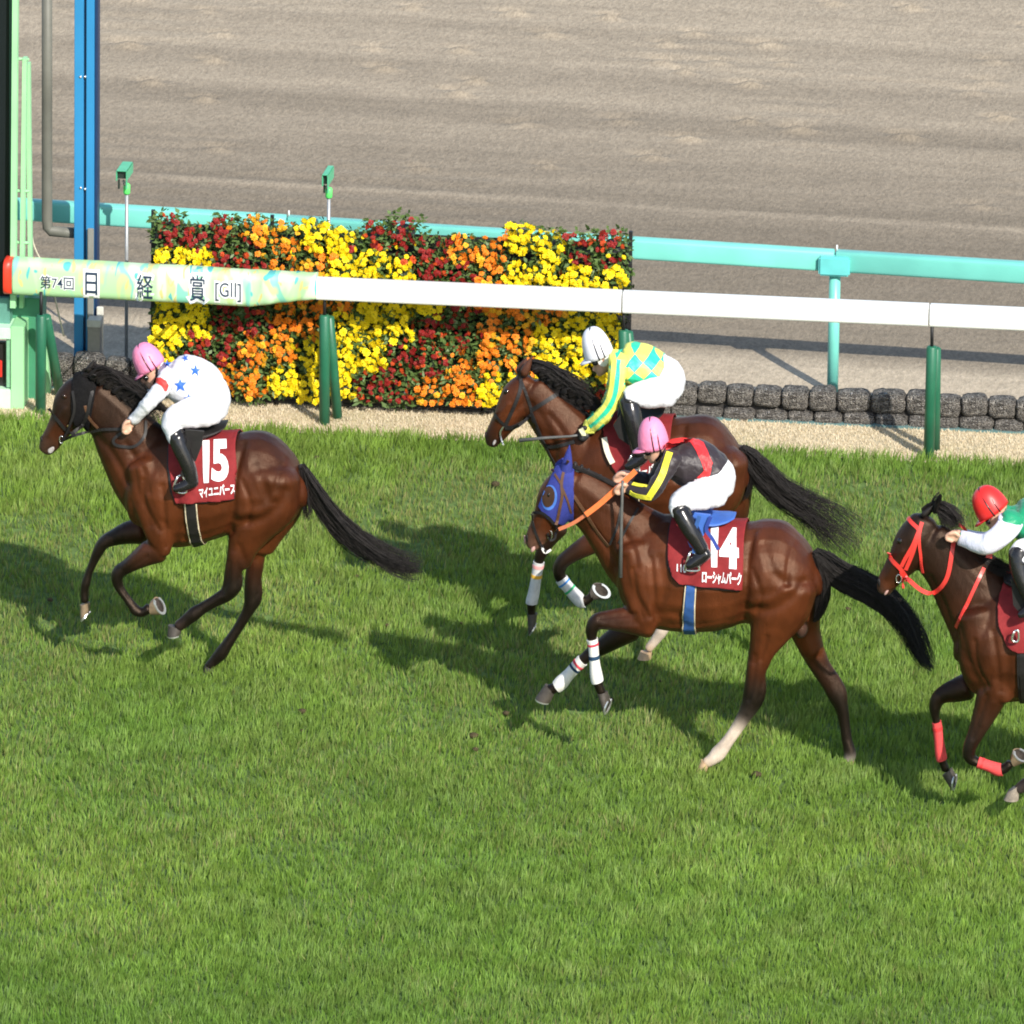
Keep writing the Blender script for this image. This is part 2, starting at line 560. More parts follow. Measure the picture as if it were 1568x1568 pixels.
# ------------------------------------------------------------------ retaining wall of rough blocks
def wall_blocks():
    m, t, b = nodes('aggregate_block')
    N, L = t.nodes.new, t.links.new
    tc = N('ShaderNodeTexCoord')
    vo = N('ShaderNodeTexVoronoi')
    vo.inputs['Scale'].default_value = 9
    L(tc.outputs['Object'], vo.inputs['Vector'])
    rp = N('ShaderNodeValToRGB')
    sp = N('ShaderNodeSeparateColor')
    L(vo.outputs['Color'], sp.inputs[0])
    L(sp.outputs[0], rp.inputs[0])
    for e, (p, c) in zip([rp.color_ramp.elements[0], rp.color_ramp.elements.new(.35), rp.color_ramp.elements.new(.6), rp.color_ramp.elements.new(.82), rp.color_ramp.elements[1]],
                         [(0, (.06, .05, .043)), (.35, (.18, .145, .112)), (.6, (.29, .22, .155)), (.82, (.32, .20, .12)), (1, (.52, .48, .43))]):
        e.position, e.color = p, (*c, 1)
    nz = N('ShaderNodeTexNoise')
    nz.inputs['Scale'].default_value = 1.6
    L(tc.outputs['Object'], nz.inputs[0])
    mr = N('ShaderNodeMapRange')
    mr.inputs['From Min'].default_value, mr.inputs['From Max'].default_value = .35, .65
    mr.inputs['To Min'].default_value, mr.inputs['To Max'].default_value = .55, 1.15
    L(nz.outputs[0], mr.inputs[0])
    vm = N('ShaderNodeVectorMath')
    vm.operation = 'SCALE'
    L(rp.outputs[0], vm.inputs[0])
    L(mr.outputs[0], vm.inputs['Scale'])
    L(vm.outputs[0], b.inputs['Base Color'])
    b.inputs['Roughness'].default_value = .85
    bp = N('ShaderNodeBump')
    bp.inputs['Strength'].default_value = .9
    bp.inputs['Distance'].default_value = .1
    bp.invert = True
    L(vo.outputs['Distance'], bp.inputs['Height'])
    L(bp.outputs[0], b.inputs['Normal'])
    r = np.random.default_rng(3)
    variants = []
    for k in range(5):
        bm = bmesh.new()
        bmesh.ops.create_cube(bm, size=2)
        bmesh.ops.subdivide_edges(bm, edges=list(bm.edges), cuts=3, use_grid_fill=True)
        for v in bm.verts:
            c = np.array(v.co)
            l6 = (np.abs(c) ** 5).sum() ** (1 / 5)
            c = c / l6 * (1 + r.normal(0, .028))
            v.co = c
        me = bpy.data.meshes.new('block')
        bm.to_mesh(me)
        bm.free()
        me.polygons.foreach_set('use_smooth', [True] * len(me.polygons))
        me.materials.append(m)
        variants.append(me)
    w = thing('retaining_wall', (2.6, WALL_Y, 0), 'low retaining wall of rough brown aggregate blocks edging the dirt track', 'wall')
    for row in range(2):
        x = -4.9 + row * .07
        while x < 4.9:
            wd = r.uniform(.165, .24)
            if True:
                o = obj('block', variants[r.integers(5)], None, w)
                hh = (.05, .070)[row] * r.uniform(.9, 1.1)
                o.location = (x + wd / 2, WALL_Y + (.055, .075)[row] + r.normal(0, .008), (.035, .15)[row] + r.normal(0, .006))
                o.scale = (wd / 2 * .985, .085, hh)
                o.rotation_euler = (r.normal(0, .06), r.normal(0, .04), r.normal(0, .05))
                o.matrix_parent_inverse = Matrix.Translation(-w.location)
            x += wd
    # ground fabric showing as a thin green edge at the foot of the wall
    MB().box((-4.9, WALL_Y - .045, .004), (4.9, WALL_Y + .1, .018)).build('edging_strip', mat('edging', (.10, .19, .19), .7), w, smooth=False)
    MB().box((-4.9, WALL_Y + .05, .01), (4.9, WALL_Y + .14, .17)).build('core', mat('wall_core', (.03, .027, .025), .9), w, smooth=False)
wall_blocks()

# ------------------------------------------------------------------ rails
def rail_y(x):
    return 1.686 - .0253 * (x + 1.43)
def rrect(c, h, d, k=5, p=6):
    """rounded section standing across X"""
    out = []
    for i in range(24):
        a = 2 * math.pi * i / 24
        ca, sa = math.cos(a), math.sin(a)
        out.append(np.array(c) + np.array([0, math.copysign(abs(ca) ** (2 / p), ca) * d / 2, math.copysign(abs(sa) ** (2 / p), sa) * h / 2]))
    return out
white = mat('white_rail_plastic', (.80, .80, .78), .38, .5, .03, 3)
dgreen = mat('dark_green_paint', (.018, .125, .068), .42, .5, .12, 8)
black = mat('black_rubber', (.012, .012, .013), .55, .4, .2, 20)
def white_rail():
    zc = .945
    at = lambda px, py: U(px, py, rail_y(U(px, py, 1.6)[0]))
    ends = [at(30, 425), at(484, 441), at(953, 461.5), at(1423, 482), at(1895, 503), at(2360, 523)]
    w = thing('white_rail', (0, rail_y(0), 0), 'white inner running rail on dark green posts along the turf', 'rail')
    for a, b in zip(ends[:-1], ends[1:]):
        d = (b - a) / np.linalg.norm(b - a) * .004
        o = MB().rings([rrect(a + d, .136, .09), rrect(a + d * 2, .146, .10), rrect(b - d * 2, .146, .10), rrect(b - d, .136, .09)]).build('rail_segment', white, w)
        auto_smooth(o, 50)
    for (bx, by), (tx, ty), (fx, fy) in (((62, 634), (63, 482), (94, 604)), ((497, 650), (497, 482), (518, 641)), ((958, 675), (955, 505), (980, 667)),
                                        ((1422, 702), (1427, 530), (1432, 690)), ((1888, 724), (1893, 552), (1900, 712))):
        p0 = G(bx, by)
        p1 = U(tx, ty, p0[1])
        p2 = G(fx, fy)
        x = p1[0]
        MB().tube([p0 - (0, 0, .05), p1 - (0, 0, .01), p1], [.036, .036, .028], 16).build('post', dgreen, w)
        top2 = p1 + np.array([.022, .07, -.03])
        MB().tube([p2 - (0, 0, .05), top2 - (top2 - p2) * .01, top2], [.033, .033, .02], 16).build('brace', dgreen, w)
        rl = U(PX(p1)[0], ty - 26, p1[1])
        MB().tube([p1 - (0, 0, .02), rl + np.array([0, 0, .04])], .011, 8).build('hanger', black, w)
white_rail()

def teal_rail():
    m = mat('turquoise_paint', (.17, .56, .48), .35, .5, .07, 4, 0)
    zc = .99
    f = lambda px: G(px, 323 + (px - 78) * (398.5 - 323) / (1275 - 78), zc)
    w = thing('turquoise_rail', f(1277) * (1, 1, 0), 'turquoise outer rail with bracketed posts beside the dirt track', 'rail')
    px = [-420, 440, 1279, 2110]
    for a, b in zip(px[:-1], px[1:]):
        p, q = f(a), f(b)
        d = (q - p) / np.linalg.norm(q - p) * .005
        o = MB().rings([rrect(p + d, .136, .08), rrect(p + d * 2, .146, .09), rrect(q - d * 2, .146, .09), rrect(q - d, .136, .08)]).build('rail_segment', m, w)
        auto_smooth(o, 50)
    for a in px[1:3]:
        c = f(a)
        MB().tube([(c[0], c[1], DIRT_Z - .05), (c[0], c[1], c[2] - .06)], .038, 18).build('post', m, w)
        q = MB()
        q.box((c[0] - .105, c[1] - .085, c[2] - .088), (c[0] + .105, c[1] + .06, c[2] + .045), .012)
        auto_smooth(q.build('bracket', mat('turquoise_bracket', (.13, .53, .52), .4, .5, .08, 9), w), 30)
        MB().tube([(c[0] + .01, c[1], c[2] + .07), (c[0] + .01, c[1], c[2] + .108)], .006, 8).build('pin', white, w)
teal_rail()

# ------------------------------------------------------------------ printed banner wrapped round the end of the white rail
def banner():
    w = thing('race_banner', U(250, 435, 1.6) * (1, 1, 0), 'pale green printed race title banner wrapped round the white rail end', 'banner')
    m, t, b = nodes('banner_print')
    N, L = t.nodes.new, t.links.new
    tc = N('ShaderNodeTexCoord')
    mp = N('ShaderNodeMapping')
    mp.inputs['Scale'].default_value = (1, .2, 1)
    mp.inputs['Rotation'].default_value = (0, .5, 0)
    L(tc.outputs['Object'], mp.inputs[0])
    base = (.42, .68, .36)
    cur = None
    for k, (sc_, col, th, st, rot) in enumerate(((5, (.60, .80, .52), .50, .04, .3), (7, (.24, .62, .47), .60, .02, -.5), (9, (.52, .70, .30), .60, .03, .9), (16, (.62, .55, .22), .66, .012, 1.1), (13, (.10, .45, .45), .685, .01, -.9))):
        mp = N('ShaderNodeMapping')
        mp.inputs['Scale'].default_value = (1, .2, .38)
        mp.inputs['Rotation'].default_value = (0, rot, 0)
        mp.inputs['Location'].default_value = (k * 3.1, 0, k)
        L(tc.outputs['Object'], mp.inputs[0])
        nz = N('ShaderNodeTexNoise')
        nz.inputs['Scale'].default_value = sc_
        nz.inputs['Detail'].default_value = 1
        nz.inputs['Distortion'].default_value = .8
        L(mp.outputs[0], nz.inputs[0])
        rr = N('ShaderNodeMapRange')
        rr.inputs['From Min'].default_value, rr.inputs['From Max'].default_value = th - st, th + st
        L(nz.outputs[0], rr.inputs[0])
        mx = N('ShaderNodeMix')
        mx.data_type = 'RGBA'
        L(rr.outputs[0], mx.inputs['Factor'])
        if cur is None:
            mx.inputs['A'].default_value = (*base, 1)
        else:
            L(cur, mx.inputs['A'])
        mx.inputs['B'].default_value = (*col, 1)
        cur = mx.outputs['Result']
    L(cur, b.inputs['Base Color'])
    b.inputs['Roughness'].default_value = .5
    st = [(19, 398, 452), (40, 399.5, 453.5), (130, 404, 457.5), (220, 409, 462), (300, 413, 466), (370, 417.5, 470), (392, 418.5, 470), (420, 420, 466.5), (450, 421, 463), (484, 422.5, 459.5)]
    D = dense(st, 6)
    rings = []
    for px, t0, t1 in D:
        x = U(px, 430, 1.6)[0]
        yf = rail_y(x) - .095
        a, c = U(px, t0, yf + .03), U(px, t1, yf + .03)
        h = a[2] - c[2]
        wob = .006 * math.sin(px * .21) * (px > 380) + .003 * math.sin(px * .05)
        rings.append(rrect(((a[0] + c[0]) / 2, yf + .085 + wob, (a[2] + c[2]) / 2), h, .175 - .03 * max(0, (px - 392) / 92), p=4))
    body = MB().rings(rings).build('wrap', m, w)
    bv = bvh_of(body)
    e0 = U(10, 430, 1.6)[0]
    cap = []
    for px in (5.5, 7, 18.3):
        x = U(px, 425, 1.6)[0]
        yf = rail_y(x) - .095
        a, c = U(px, 397.3, yf + .03), U(px, 451.3, yf + .03)
        cap.append(rrect(((a[0] + c[0]) / 2, yf + .085, (a[2] + c[2]) / 2), (a[2] - c[2]) * (.94 if px < 6 else 1), .176, p=4))
    MB().rings(cap).build('end_cap', mat('red_tape', (.75, .045, .02), .4, .5, .05), w)
    ink = mat('ink_dark_blue', (.015, .035, .07), .5)
    halo = mat('ink_white', (.85, .86, .86), .5, .5, .02)
    sl_ = .055
    for body_, x0, x1, y0, y1, o1, o2 in (('第74回', 62, 113, 421.5, 441, .004, .07), ('日', 131, 149, 417, 450, .010, .13), ('経', 210, 234, 420, 456, .008, .12),
                                   ('賞', 291, 314, 422, 460, .006, .12), ('[GⅡ]', 330, 369, 431, 460, .0, .09)):
        q = [(x0, y0), (x1, y0 + (x1 - x0) * sl_), (x1, y1 + (x1 - x0) * sl_), (x0, y1)]
        v, _ = text_mesh(body_, 0)
        bd = (v.min(0), v.max(0))
        text_decal('lettering_outline', body_, q, bv, halo, w, .003, o2, bd)
        text_decal('lettering', body_, q, bv, ink, w, .0055, o1, bd)
banner()

# ------------------------------------------------------------------ flower display
def flower_wall():
    FY = 2.06
    VZ = .004
    n_col, n_row = 16, 6
    cmap = ['RRRooYYRRRooYYRR', 'YYRRooYYYRRoYYYY', 'YYRRoooYYYRoooYY', 'YYRRooYYYRRooYYY', 'YRRooYYYRRoooYYY', 'ooooYYYRRooYYRRR']
    tl, tr = U(240, 328, FY), U(950, 352, FY)
    bl, br = U(240, 584, FY), U(955, 616, FY)
    x0, x1 = U(258, 470, FY)[0], U(934, 480, FY)[0]
    z_top, z_bot = .5 * (tl[2] + tr[2]) - .12, .5 * (bl[2] + br[2]) + .07
    r = np.random.default_rng(12)
    leaf_m = []
    for k, c in enumerate(((.075, .125, .030), (.04, .075, .02))):
        m, t, b = nodes('flower_leaf')
        oi = t.nodes.new('ShaderNodeTexNoise')
        oi.inputs['Scale'].default_value = 60
        tc = t.nodes.new('ShaderNodeTexCoord')
        t.links.new(tc.outputs['Object'], oi.inputs[0])
        mx = t.nodes.new('ShaderNodeMix')
        mx.data_type = 'RGBA'
        mx.inputs['A'].default_value = (*[q * .6 for q in c], 1)
        mx.inputs['B'].default_value = (*[q * 1.6 for q in c], 1)
        t.links.new(oi.outputs[0], mx.inputs['Factor'])
        t.links.new(mx.outputs['Result'], b.inputs['Base Color'])
        b.inputs['Roughness'].default_value = .55
        leaf_m.append(m)
    pm = {}
    for key, c, v in (('Y', (.88, .66, .008), .12), ('o', (.80, .22, .012), .2), ('R', (.26, .014, .012), .35), ('r', (.50, .06, .01), .3), ('y', (.82, .42, .02), .15)):
        pm[key] = mat('petal_' + {'Y': 'yellow', 'o': 'orange', 'R': 'dark_red', 'r': 'rust', 'y': 'amber'}[key], c, .55, .3, v, 90)
    # foliage: a dome of narrow leaves, four variants
    fol = []
    for k in range(4):
        mb = MB()
        for i in range(210):
            u, v = r.uniform(-1, 1), r.uniform(-1, 1)
            if u * u * .8 + v * v * .8 > 1:
                u, v = u * .6, v * .6
            p = np.array([u * .118, -.055 * (1 - .6 * (u * u + v * v)) + r.uniform(-.015, .05), v * .122])
            a = r.uniform(0, 6.28)
            d = np.array([math.cos(a), -.7 + r.normal(0, .4), math.sin(a) * .8])
            d /= np.linalg.norm(d)
            s = np.cross(d, r.normal(0, 1, 3))
            s /= np.linalg.norm(s)
            l, wd = r.uniform(.03, .058), r.uniform(.008, .014)
            mb.add([p, p + d * l * .5 + s * wd, p + d * l, p + d * l * .5 - s * wd], [(0, 1, 2, 3)])
        me = mesh_from(mb.v, mb.f, 'foliage', False)
        fol.append(me)
    # blossom: a layered pompon, two variants
    blo = []
    for k in range(3):
        mb = MB()
        for ring, (rad, dep, n_) in enumerate(((1.0, .15, 9), (.72, .42, 7), (.36, .62, 5))):
            for i in range(n_):
                a = 2 * math.pi * (i + .5 * ring) / n_ + r.normal(0, .08)
                rr = rad * r.uniform(.88, 1.1)
                w_ = math.pi / n_ * 1.15
                ax = lambda ang, q, y: (math.cos(ang) * q, -y, math.sin(ang) * q)
                mb.add([ax(a, rr * .2, dep + .05), ax(a - w_, rr * .75, dep + .08), ax(a, rr, dep * .8), ax(a + w_, rr * .75, dep + .08)], [(0, 1, 2, 3)])
        me = mesh_from(mb.v, mb.f, 'blossom', False)
        blo.append(me)
    blo_by = {}
    for key in pm:
        for k in range(3):
            me = blo[k].copy()
            me.materials.append(pm[key])
            blo_by[key, k] = me
    # rack
    mb = MB()
    dark = mat('black_rack', (.015, .015, .017), .5, .4, .2)
    rack = thing('flower_rack', ((x0 + x1) / 2, FY + .1, 0), 'black stepped rack holding the wall of flower pots behind the rail', 'rack')
    pitch = (z_top - z_bot) / (n_row - 1)
    zoff = lambda x: 0.0
    for i in range(5):
        x = x0 - .12 + (x1 - x0 + .24) * i / 4
        MB().box((x - .012, FY + .09, .01), (x + .012, FY + .12, z_top + .1)).build('upright', dark, rack, False)
    for i in range(n_row):
        z = z_bot + i * pitch - .105
        MB().box((x0 - .13, FY + .005, z), (x1 + .13, FY + .13, z + .012)).build('shelf', dark, rack, False)
    MB().box((x0 - .11, FY + .075, .02), (x1 + .11, FY + .085, z_top + .02)).build('back_net', dark, rack, False)
    # crates the rack stands on
    xx = x0 - .12
    k = 0
    while xx < x1 + .1:
        wd = .27
        c = MB()
        for j in range(4):
            c.box((xx, FY + .0, VZ + .012 + j * .024), (xx + wd, FY + .01, VZ + .030 + j * .024))
        for j in range(5):
            c.box((xx + j * (wd - .012) / 4, FY + .011, VZ + .008), (xx + j * (wd - .012) / 4 + .012, FY + .022, VZ + .105))
        c.box((xx, FY + .024, VZ + .006), (xx + wd, FY + .12, VZ + .1))
        o = c.build('crate', mat('crate_plastic', (.03, .028, .027), .6, .4, .3), None, False)
        tag(o, 'black slatted plastic crate under the flower rack, ' + ORD[k] + ' from the left', 'crate', 'crates under the flower rack')
        xx += wd + .01
        k += 1
    pot = MB()
    pot.rings([[(math.cos(a) * q, math.sin(a) * q, z) for a in np.linspace(0, 2 * math.pi, 13)[:-1]] for q, z in ((.05, -.09), (.066, .0), (.07, .0), (.07, .012))])
    potm = mesh_from(pot.v, pot.f, 'pot')
    potm.materials.append(mat('pot_plastic', (.02, .018, .018), .5))
    cname = {'Y': 'yellow', 'o': 'orange', 'R': 'dark red'}
    rname = ['top', 'second', 'third', 'fourth', 'fifth', 'bottom']
    for i in range(n_row):
        for j in range(n_col):
            key = cmap[i][j]
            x = x0 + (x1 - x0) * j / (n_col - 1) + r.normal(0, .008)
            z = z_top - pitch * i + r.normal(0, .012) + ((r.normal(0, .024) - (.05 if j in (9, 10) else 0)) if i == 0 else 0)
            y = FY + .0 - .012 * i + r.normal(0, .014)
            lab = 'potted %s marigolds, %s from left in the %s row of the flower wall' % (cname[key], ORD[j], rname[i])
            t = thing('potted_marigold', (x, y, z), lab, 'potted plant', 'flower pots on the rack')
            if key == 'R':
                t['label'] = lab.replace('marigolds', 'flowers')
            o = obj('pot', potm, None, t)
            o.location = (0, .055, -.03)
            o.rotation_euler = (.5, 0, 0)
            o.matrix_parent_inverse = Matrix()
            o = obj('foliage', fol[r.integers(4)] if key != 'R' else fol[r.integers(4)], leaf_m[0], t)
            o.matrix_parent_inverse = Matrix()
            s = r.uniform(.88, 1.16) * (1.06 if key == 'R' else 1)
            o.scale = (s * (-1 if r.random() < .5 else 1), s, s * (.84 if i == 0 else 1))
            nb = {'Y': 28, 'o': 24, 'R': 24}[key]
            size = {'Y': .0290, 'o': .0270, 'R': .0225}[key]
            cnt, tries, pts = 0, 0, []
            while cnt < nb and tries < 400:
                tries += 1
                u, v = r.uniform(-1, 1, 2)
                if u * u + v * v > 1.25:
                    continue
                if any((u - a) ** 2 + (v - b) ** 2 < (.25 if key != 'R' else .16) ** 2 for a, b in pts):
                    continue
                pts.append((u, v))
                cj = int(round(min(max(j + u * .46 + r.normal(0, .16), 0), n_col - 1)))
                ci = int(round(min(max(i - v * .46 + r.normal(0, .16), 0), n_row - 1)))
                kk = cmap[ci][cj]
                if kk == 'o' and r.random() < .22:
                    kk = 'y'
                elif kk == 'R' and r.random() < .2:
                    kk = 'r'
                b = obj('blossom', blo_by[kk, int(r.integers(3))], None, t)
                b.matrix_parent_inverse = Matrix()
                b.location = (u * .102, -.066 * (1 - .6 * (u * u + v * v)) - .012 - r.uniform(0, .026), v * .11)
                b.rotation_euler = (-.35 + v * -.5 + r.normal(0, .35), r.uniform(0, 6), -u * .7 + r.normal(0, .35))
                q = size * r.uniform(.62, 1.22)
                b.scale = (q, q * .95, q)
                cnt += 1
ORD = ['first', 'second', 'third', 'fourth', 'fifth', 'sixth', 'seventh', 'eighth', 'ninth', 'tenth', 'eleventh', 'twelfth', 'thirteenth', 'fourteenth', 'fifteenth', 'sixteenth', 'seventeenth']
flower_wall()

# ------------------------------------------------------------------ finish-line furniture at the left
def pbox(name, px0, py0, px1, py1, y, d, m, parent, bev=.004):
    a, b = U(px0, py0, y), U(px1, py1, y)
    mb = MB().box((min(a[0], b[0]), y, min(a[2], b[2])), (max(a[0], b[0]), y + d, max(a[2], b[2])), bev)
    return auto_smooth(mb.build(name, m, parent), 30)
def finish_post():
    blue = mat('blue_paint', (.030, .22, .46), .35, .5, .06, 3)
    navy = mat('navy_slot', (.008, .03, .09), .5)
    steel = mat('galvanised_steel', (.30, .29, .27), .45, .5, .15, 6, metal=.3)
    y = 2.45
    c = U(130, 500, y)
    t = thing('finish_post', (c[0], y, DIRT_Z), 'tall blue channelled winning post rising behind the banner', 'post')
    zb = DIRT_Z - .02
    for name, a, b, dy, m in (('channel', 113.5, 128, 0, blue), ('slot', 128, 131.5, .03, navy), ('channel', 131.5, 144, .006, blue), ('slot', 144, 148.5, .03, navy)):
        p, q = U(a, -70, y), U(b, 560, y)
        auto_smooth(MB().box((U(a, 300, y)[0], y + dy, zb), (U(b, 300, y)[0] - .0015, y + .14, p[2]), .003).build(name, m, t), 30)
    for px, py in ((130, 118), (123, 118), (123.5, 288), (130, 290)):
        q = U(px, py, y - .004)
        MB().tube([q, q + np.array([0, .02, 0])], .009, 8).build('bolt', mat('bolt_zinc', (.7, .7, .7), .3, metal=.8), t)
    pbox('side_plate', 134, 350, 143, 560, y - .02, .018, steel, t)
    grey = mat('grey_green_pole', (.13, .13, .11), .55, .4, .2, 4)
    p = thing('bent_pipe', (U(72, 350, y)[0], y, 0), 'grey vertical pipe bending at its foot towards the blue post', 'pipe')
    a, b = U(72, -70, y + .1), U(72, 335, y + .1)
    e1, e2, e3 = U(73, 348, y + .1), U(78, 354, y + .1), U(117, 357, y + .1)
    MB().tube([a, (a + b) / 2, b, e1, e2, (e2 + e3) / 2, e3], .036, 16).build('pipe', grey, p)
    bxm = mat('switch_box_grey', (.22, .21, .20), .5, .5, .1)
    bt = thing('switch_box', (U(146, 545, y - .1)[0], y - .1, DIRT_Z), 'small grey switch box with pale side plate beside the blue post foot', 'box')
    pbox('casing', 134, 493, 153, 575, y - .12, .09, bxm, bt)
    pbox('lid', 133, 490, 154, 502, y - .13, .11, mat('lid_grey', (.42, .42, .41), .45), bt)
    pbox('back_plate', 148, 470, 158, 545, y - .02, .02, mat('cream_plate', (.62, .60, .55), .5), bt)
finish_post()

def sensors():
    g1 = mat('sensor_green', (.10, .46, .25), .4, .5, .08, 12)
    g2 = mat('sensor_cap_green', (.13, .75, .16), .4, .5, .05)
    pole = mat('thin_steel', (.36, .37, .38), .4, .5, .1, 20, metal=.4)
    dk = mat('sensor_dark', (.02, .03, .025), .4)
    for k, (px, ptop, base, wpx, hgt, lab) in enumerate(((190, 262, 548, 16.5, .075, 'green sensor box with dark open front on a thin grey pole beside the blue post'),
                                                         (500, 268, 560, 9.5, .085, 'narrow green sensor box on a thin pole poking up behind the flower wall'))):
        y = 2.62
        c = U(px, ptop, y)
        b = U(px, base, y)
        t = thing('sensor_post', (c[0], y, DIRT_Z), lab, 'sensor', 'sensors on poles')
        MB().tube([(c[0] + .004, y + .1, DIRT_Z - .02), (c[0] + .004, y + .1, c[2] - .13)], .012, 10).build('pole', pole, t)
        cp = MB().tube([(c[0] + .004, y + .1, c[2] - .19), (c[0] + .004, y + .1, c[2] - .18), (c[0] + .004, y + .1, c[2] - .125), (c[0] + .004, y + .1, c[2] - .115)], [.018, .024, .024, .014], 12)
        cp.build('cap', g2, t)
        w = wpx / 235
        sh = .012
        def sbox(x0, x1, y0, y1, z0, z1, nm, m):
            mb = MB().box((x0, y0, z0), (x1, y1, z1), .003)
            mb.v = [(a + (yy - y) * sh / .24, yy, z) for a, yy, z in mb.v]
            return auto_smooth(mb.build(nm, m, t), 30)
        z1 = c[2] + .0
        sbox(c[0] - w * .8, c[0] + w * .25, y, y + .23, z1 - .006, z1, 'hood_top', g1)
        sbox(c[0] - w * .8, c[0] - w * .8 + .006, y, y + .23, z1 - hgt, z1 - .006, 'hood_side', g1)
        sbox(c[0] + w * .25 - .006, c[0] + w * .25, y, y + .23, z1 - hgt, z1 - .006, 'hood_side', g1)
        sbox(c[0] - w * .8 + .008, c[0] + w * .25 - .008, y + .03, y + .22, z1 - hgt + .012, z1 - .008, 'sensor_body', dk)
        sbox(c[0] - w * .72, c[0] - w * .72 + .012, y + .04, y + .06, c[2] - .14, z1 - hgt, 'bracket_arm', dk)
        sbox(c[0] + w * .17 - .010, c[0] + w * .17, y + .04, y + .06, c[2] - .14, z1 - hgt, 'bracket_arm', g1)
        MB().tube([(c[0], y + .05, c[2] - .115), (c[0] - w * .2, y + .05, z1 - hgt - .004)], .009, 8).build('pivot', mat('pivot_grey', (.25, .22, .2), .4, metal=.5), t)
sensors()

def mirror_tower():
    pale = mat('pale_green_paint', (.33, .66, .34), .42, .5, .07, 5)
    mid = mat('mid_green_paint', (.055, .24, .135), .42, .5, .1, 5)
    deep = mat('deep_green_paint', (.02, .09, .055), .45, .5, .1, 5)
    glass, t_, b = nodes('dark_mirror')
    b.inputs['Base Color'].default_value = (.012, .015, .018, 1)
    b.inputs['Roughness'].default_value = .12
    b.inputs['Specular IOR Level'].default_value = .4
    nz = t_.nodes.new('ShaderNodeTexNoise')
    nz.inputs['Scale'].default_value = 14
    bp = t_.nodes.new('ShaderNodeBump')
    bp.inputs['Strength'].default_value = .06
    t_.links.new(nz.outputs[0], bp.inputs['Height'])
    t_.links.new(bp.outputs[0], b.inputs['Normal'])
    y = 1.78
    c = U(-10, 636, y)
    t = thing('judging_mirror', (c[0], y, 0), 'tall dark mirror in a pale green steel frame at the left edge', 'mirror')
    pbox('mirror_pane', -90, -80, 14, 462, y + .05, .03, glass, t)
    pbox('frame_edge', 14, -80, 19.5, 456, y + .03, .07, deep, t)
    # the frame leans a hair: its foot is further left than its top
    def bar(name, ax, ay, bx, by, w, m, dy=0.0):
        p, q = U(ax, ay, y + dy), U(bx, by, y + dy)
        s = np.array([w / 2, 0, 0])
        d = np.array([0, .03, 0])
        auto_smooth(MB().rings([[p - s - d, p + s - d, p + s + d, p - s + d], [q - s - d, q + s - d, q + s + d, q - s + d]]).build(name, m, t, False), 30)
    bar('frame_post', 24.5, -80, 20.5, 470, .036, pale, .0)
    bar('ladder_rail', 38.5, 88, 33.5, 470, .028, pale, .12)
    bar('ladder_rail', 43.5, 96, 47.5, 470, .026, pale, .24)
    for py in (90, 292, 371):
        a, q = U(24, py, y + .1), U(44, py + 1, y + .14)
        MB().tube([a, q], .011, 8).build('rung', pale, t)
    # plinth
    pbox('base_panel', -90, 452, 15, 500, y + .01, .3, mat('teal_panel', (.10, .26, .21), .45, .5, .08), t)
    pbox('base_panel', 15, 455, 61, 640, y + .14, .3, mid, t)
    pale2 = mat('pale_mint_paint', (.52, .80, .55), .45, .5, .05)
    pbox('housing', -90, 498, 16, 520, y - .09, .3, pale2, t)
    pbox('housing', -90, 592, 16, 638, y - .09, .3, pale2, t)
    pbox('housing_side', 16.2, 500, 36, 638, y - .085, .3, pale, t)
    pbox('window_frame', 9.5, 518, 16, 594, y - .07, .2, mat('window_frame_green', (.2, .42, .25), .5), t)
    pbox('window_pane', -90, 520, 9.4, 592, y - .02, .05, mat('window_dark', (.02, .018, .018), .3), t)
    pbox('red_panel', -90, 548, 3, 578, y - .035, .012, mat('signal_red', (.6, .03, .02), .4), t)
    bar('side_strut', 66, 505, 79, 645, .03, pale, .32)
mirror_tower()
def cable():
    pts = dense([(48, 345), (50, 368), (56, 386), (66, 405), (80, 440), (92, 490), (98, 515)], 6)
    mb = MB().tube([U(a, b, 2.2) for a, b in pts], .006, 6)
    tag(mb.build('cable', mat('cream_cable', (.55, .50, .38), .5)), 'thin cream cable hanging from the green ladder behind the banner', 'cable')
cable()

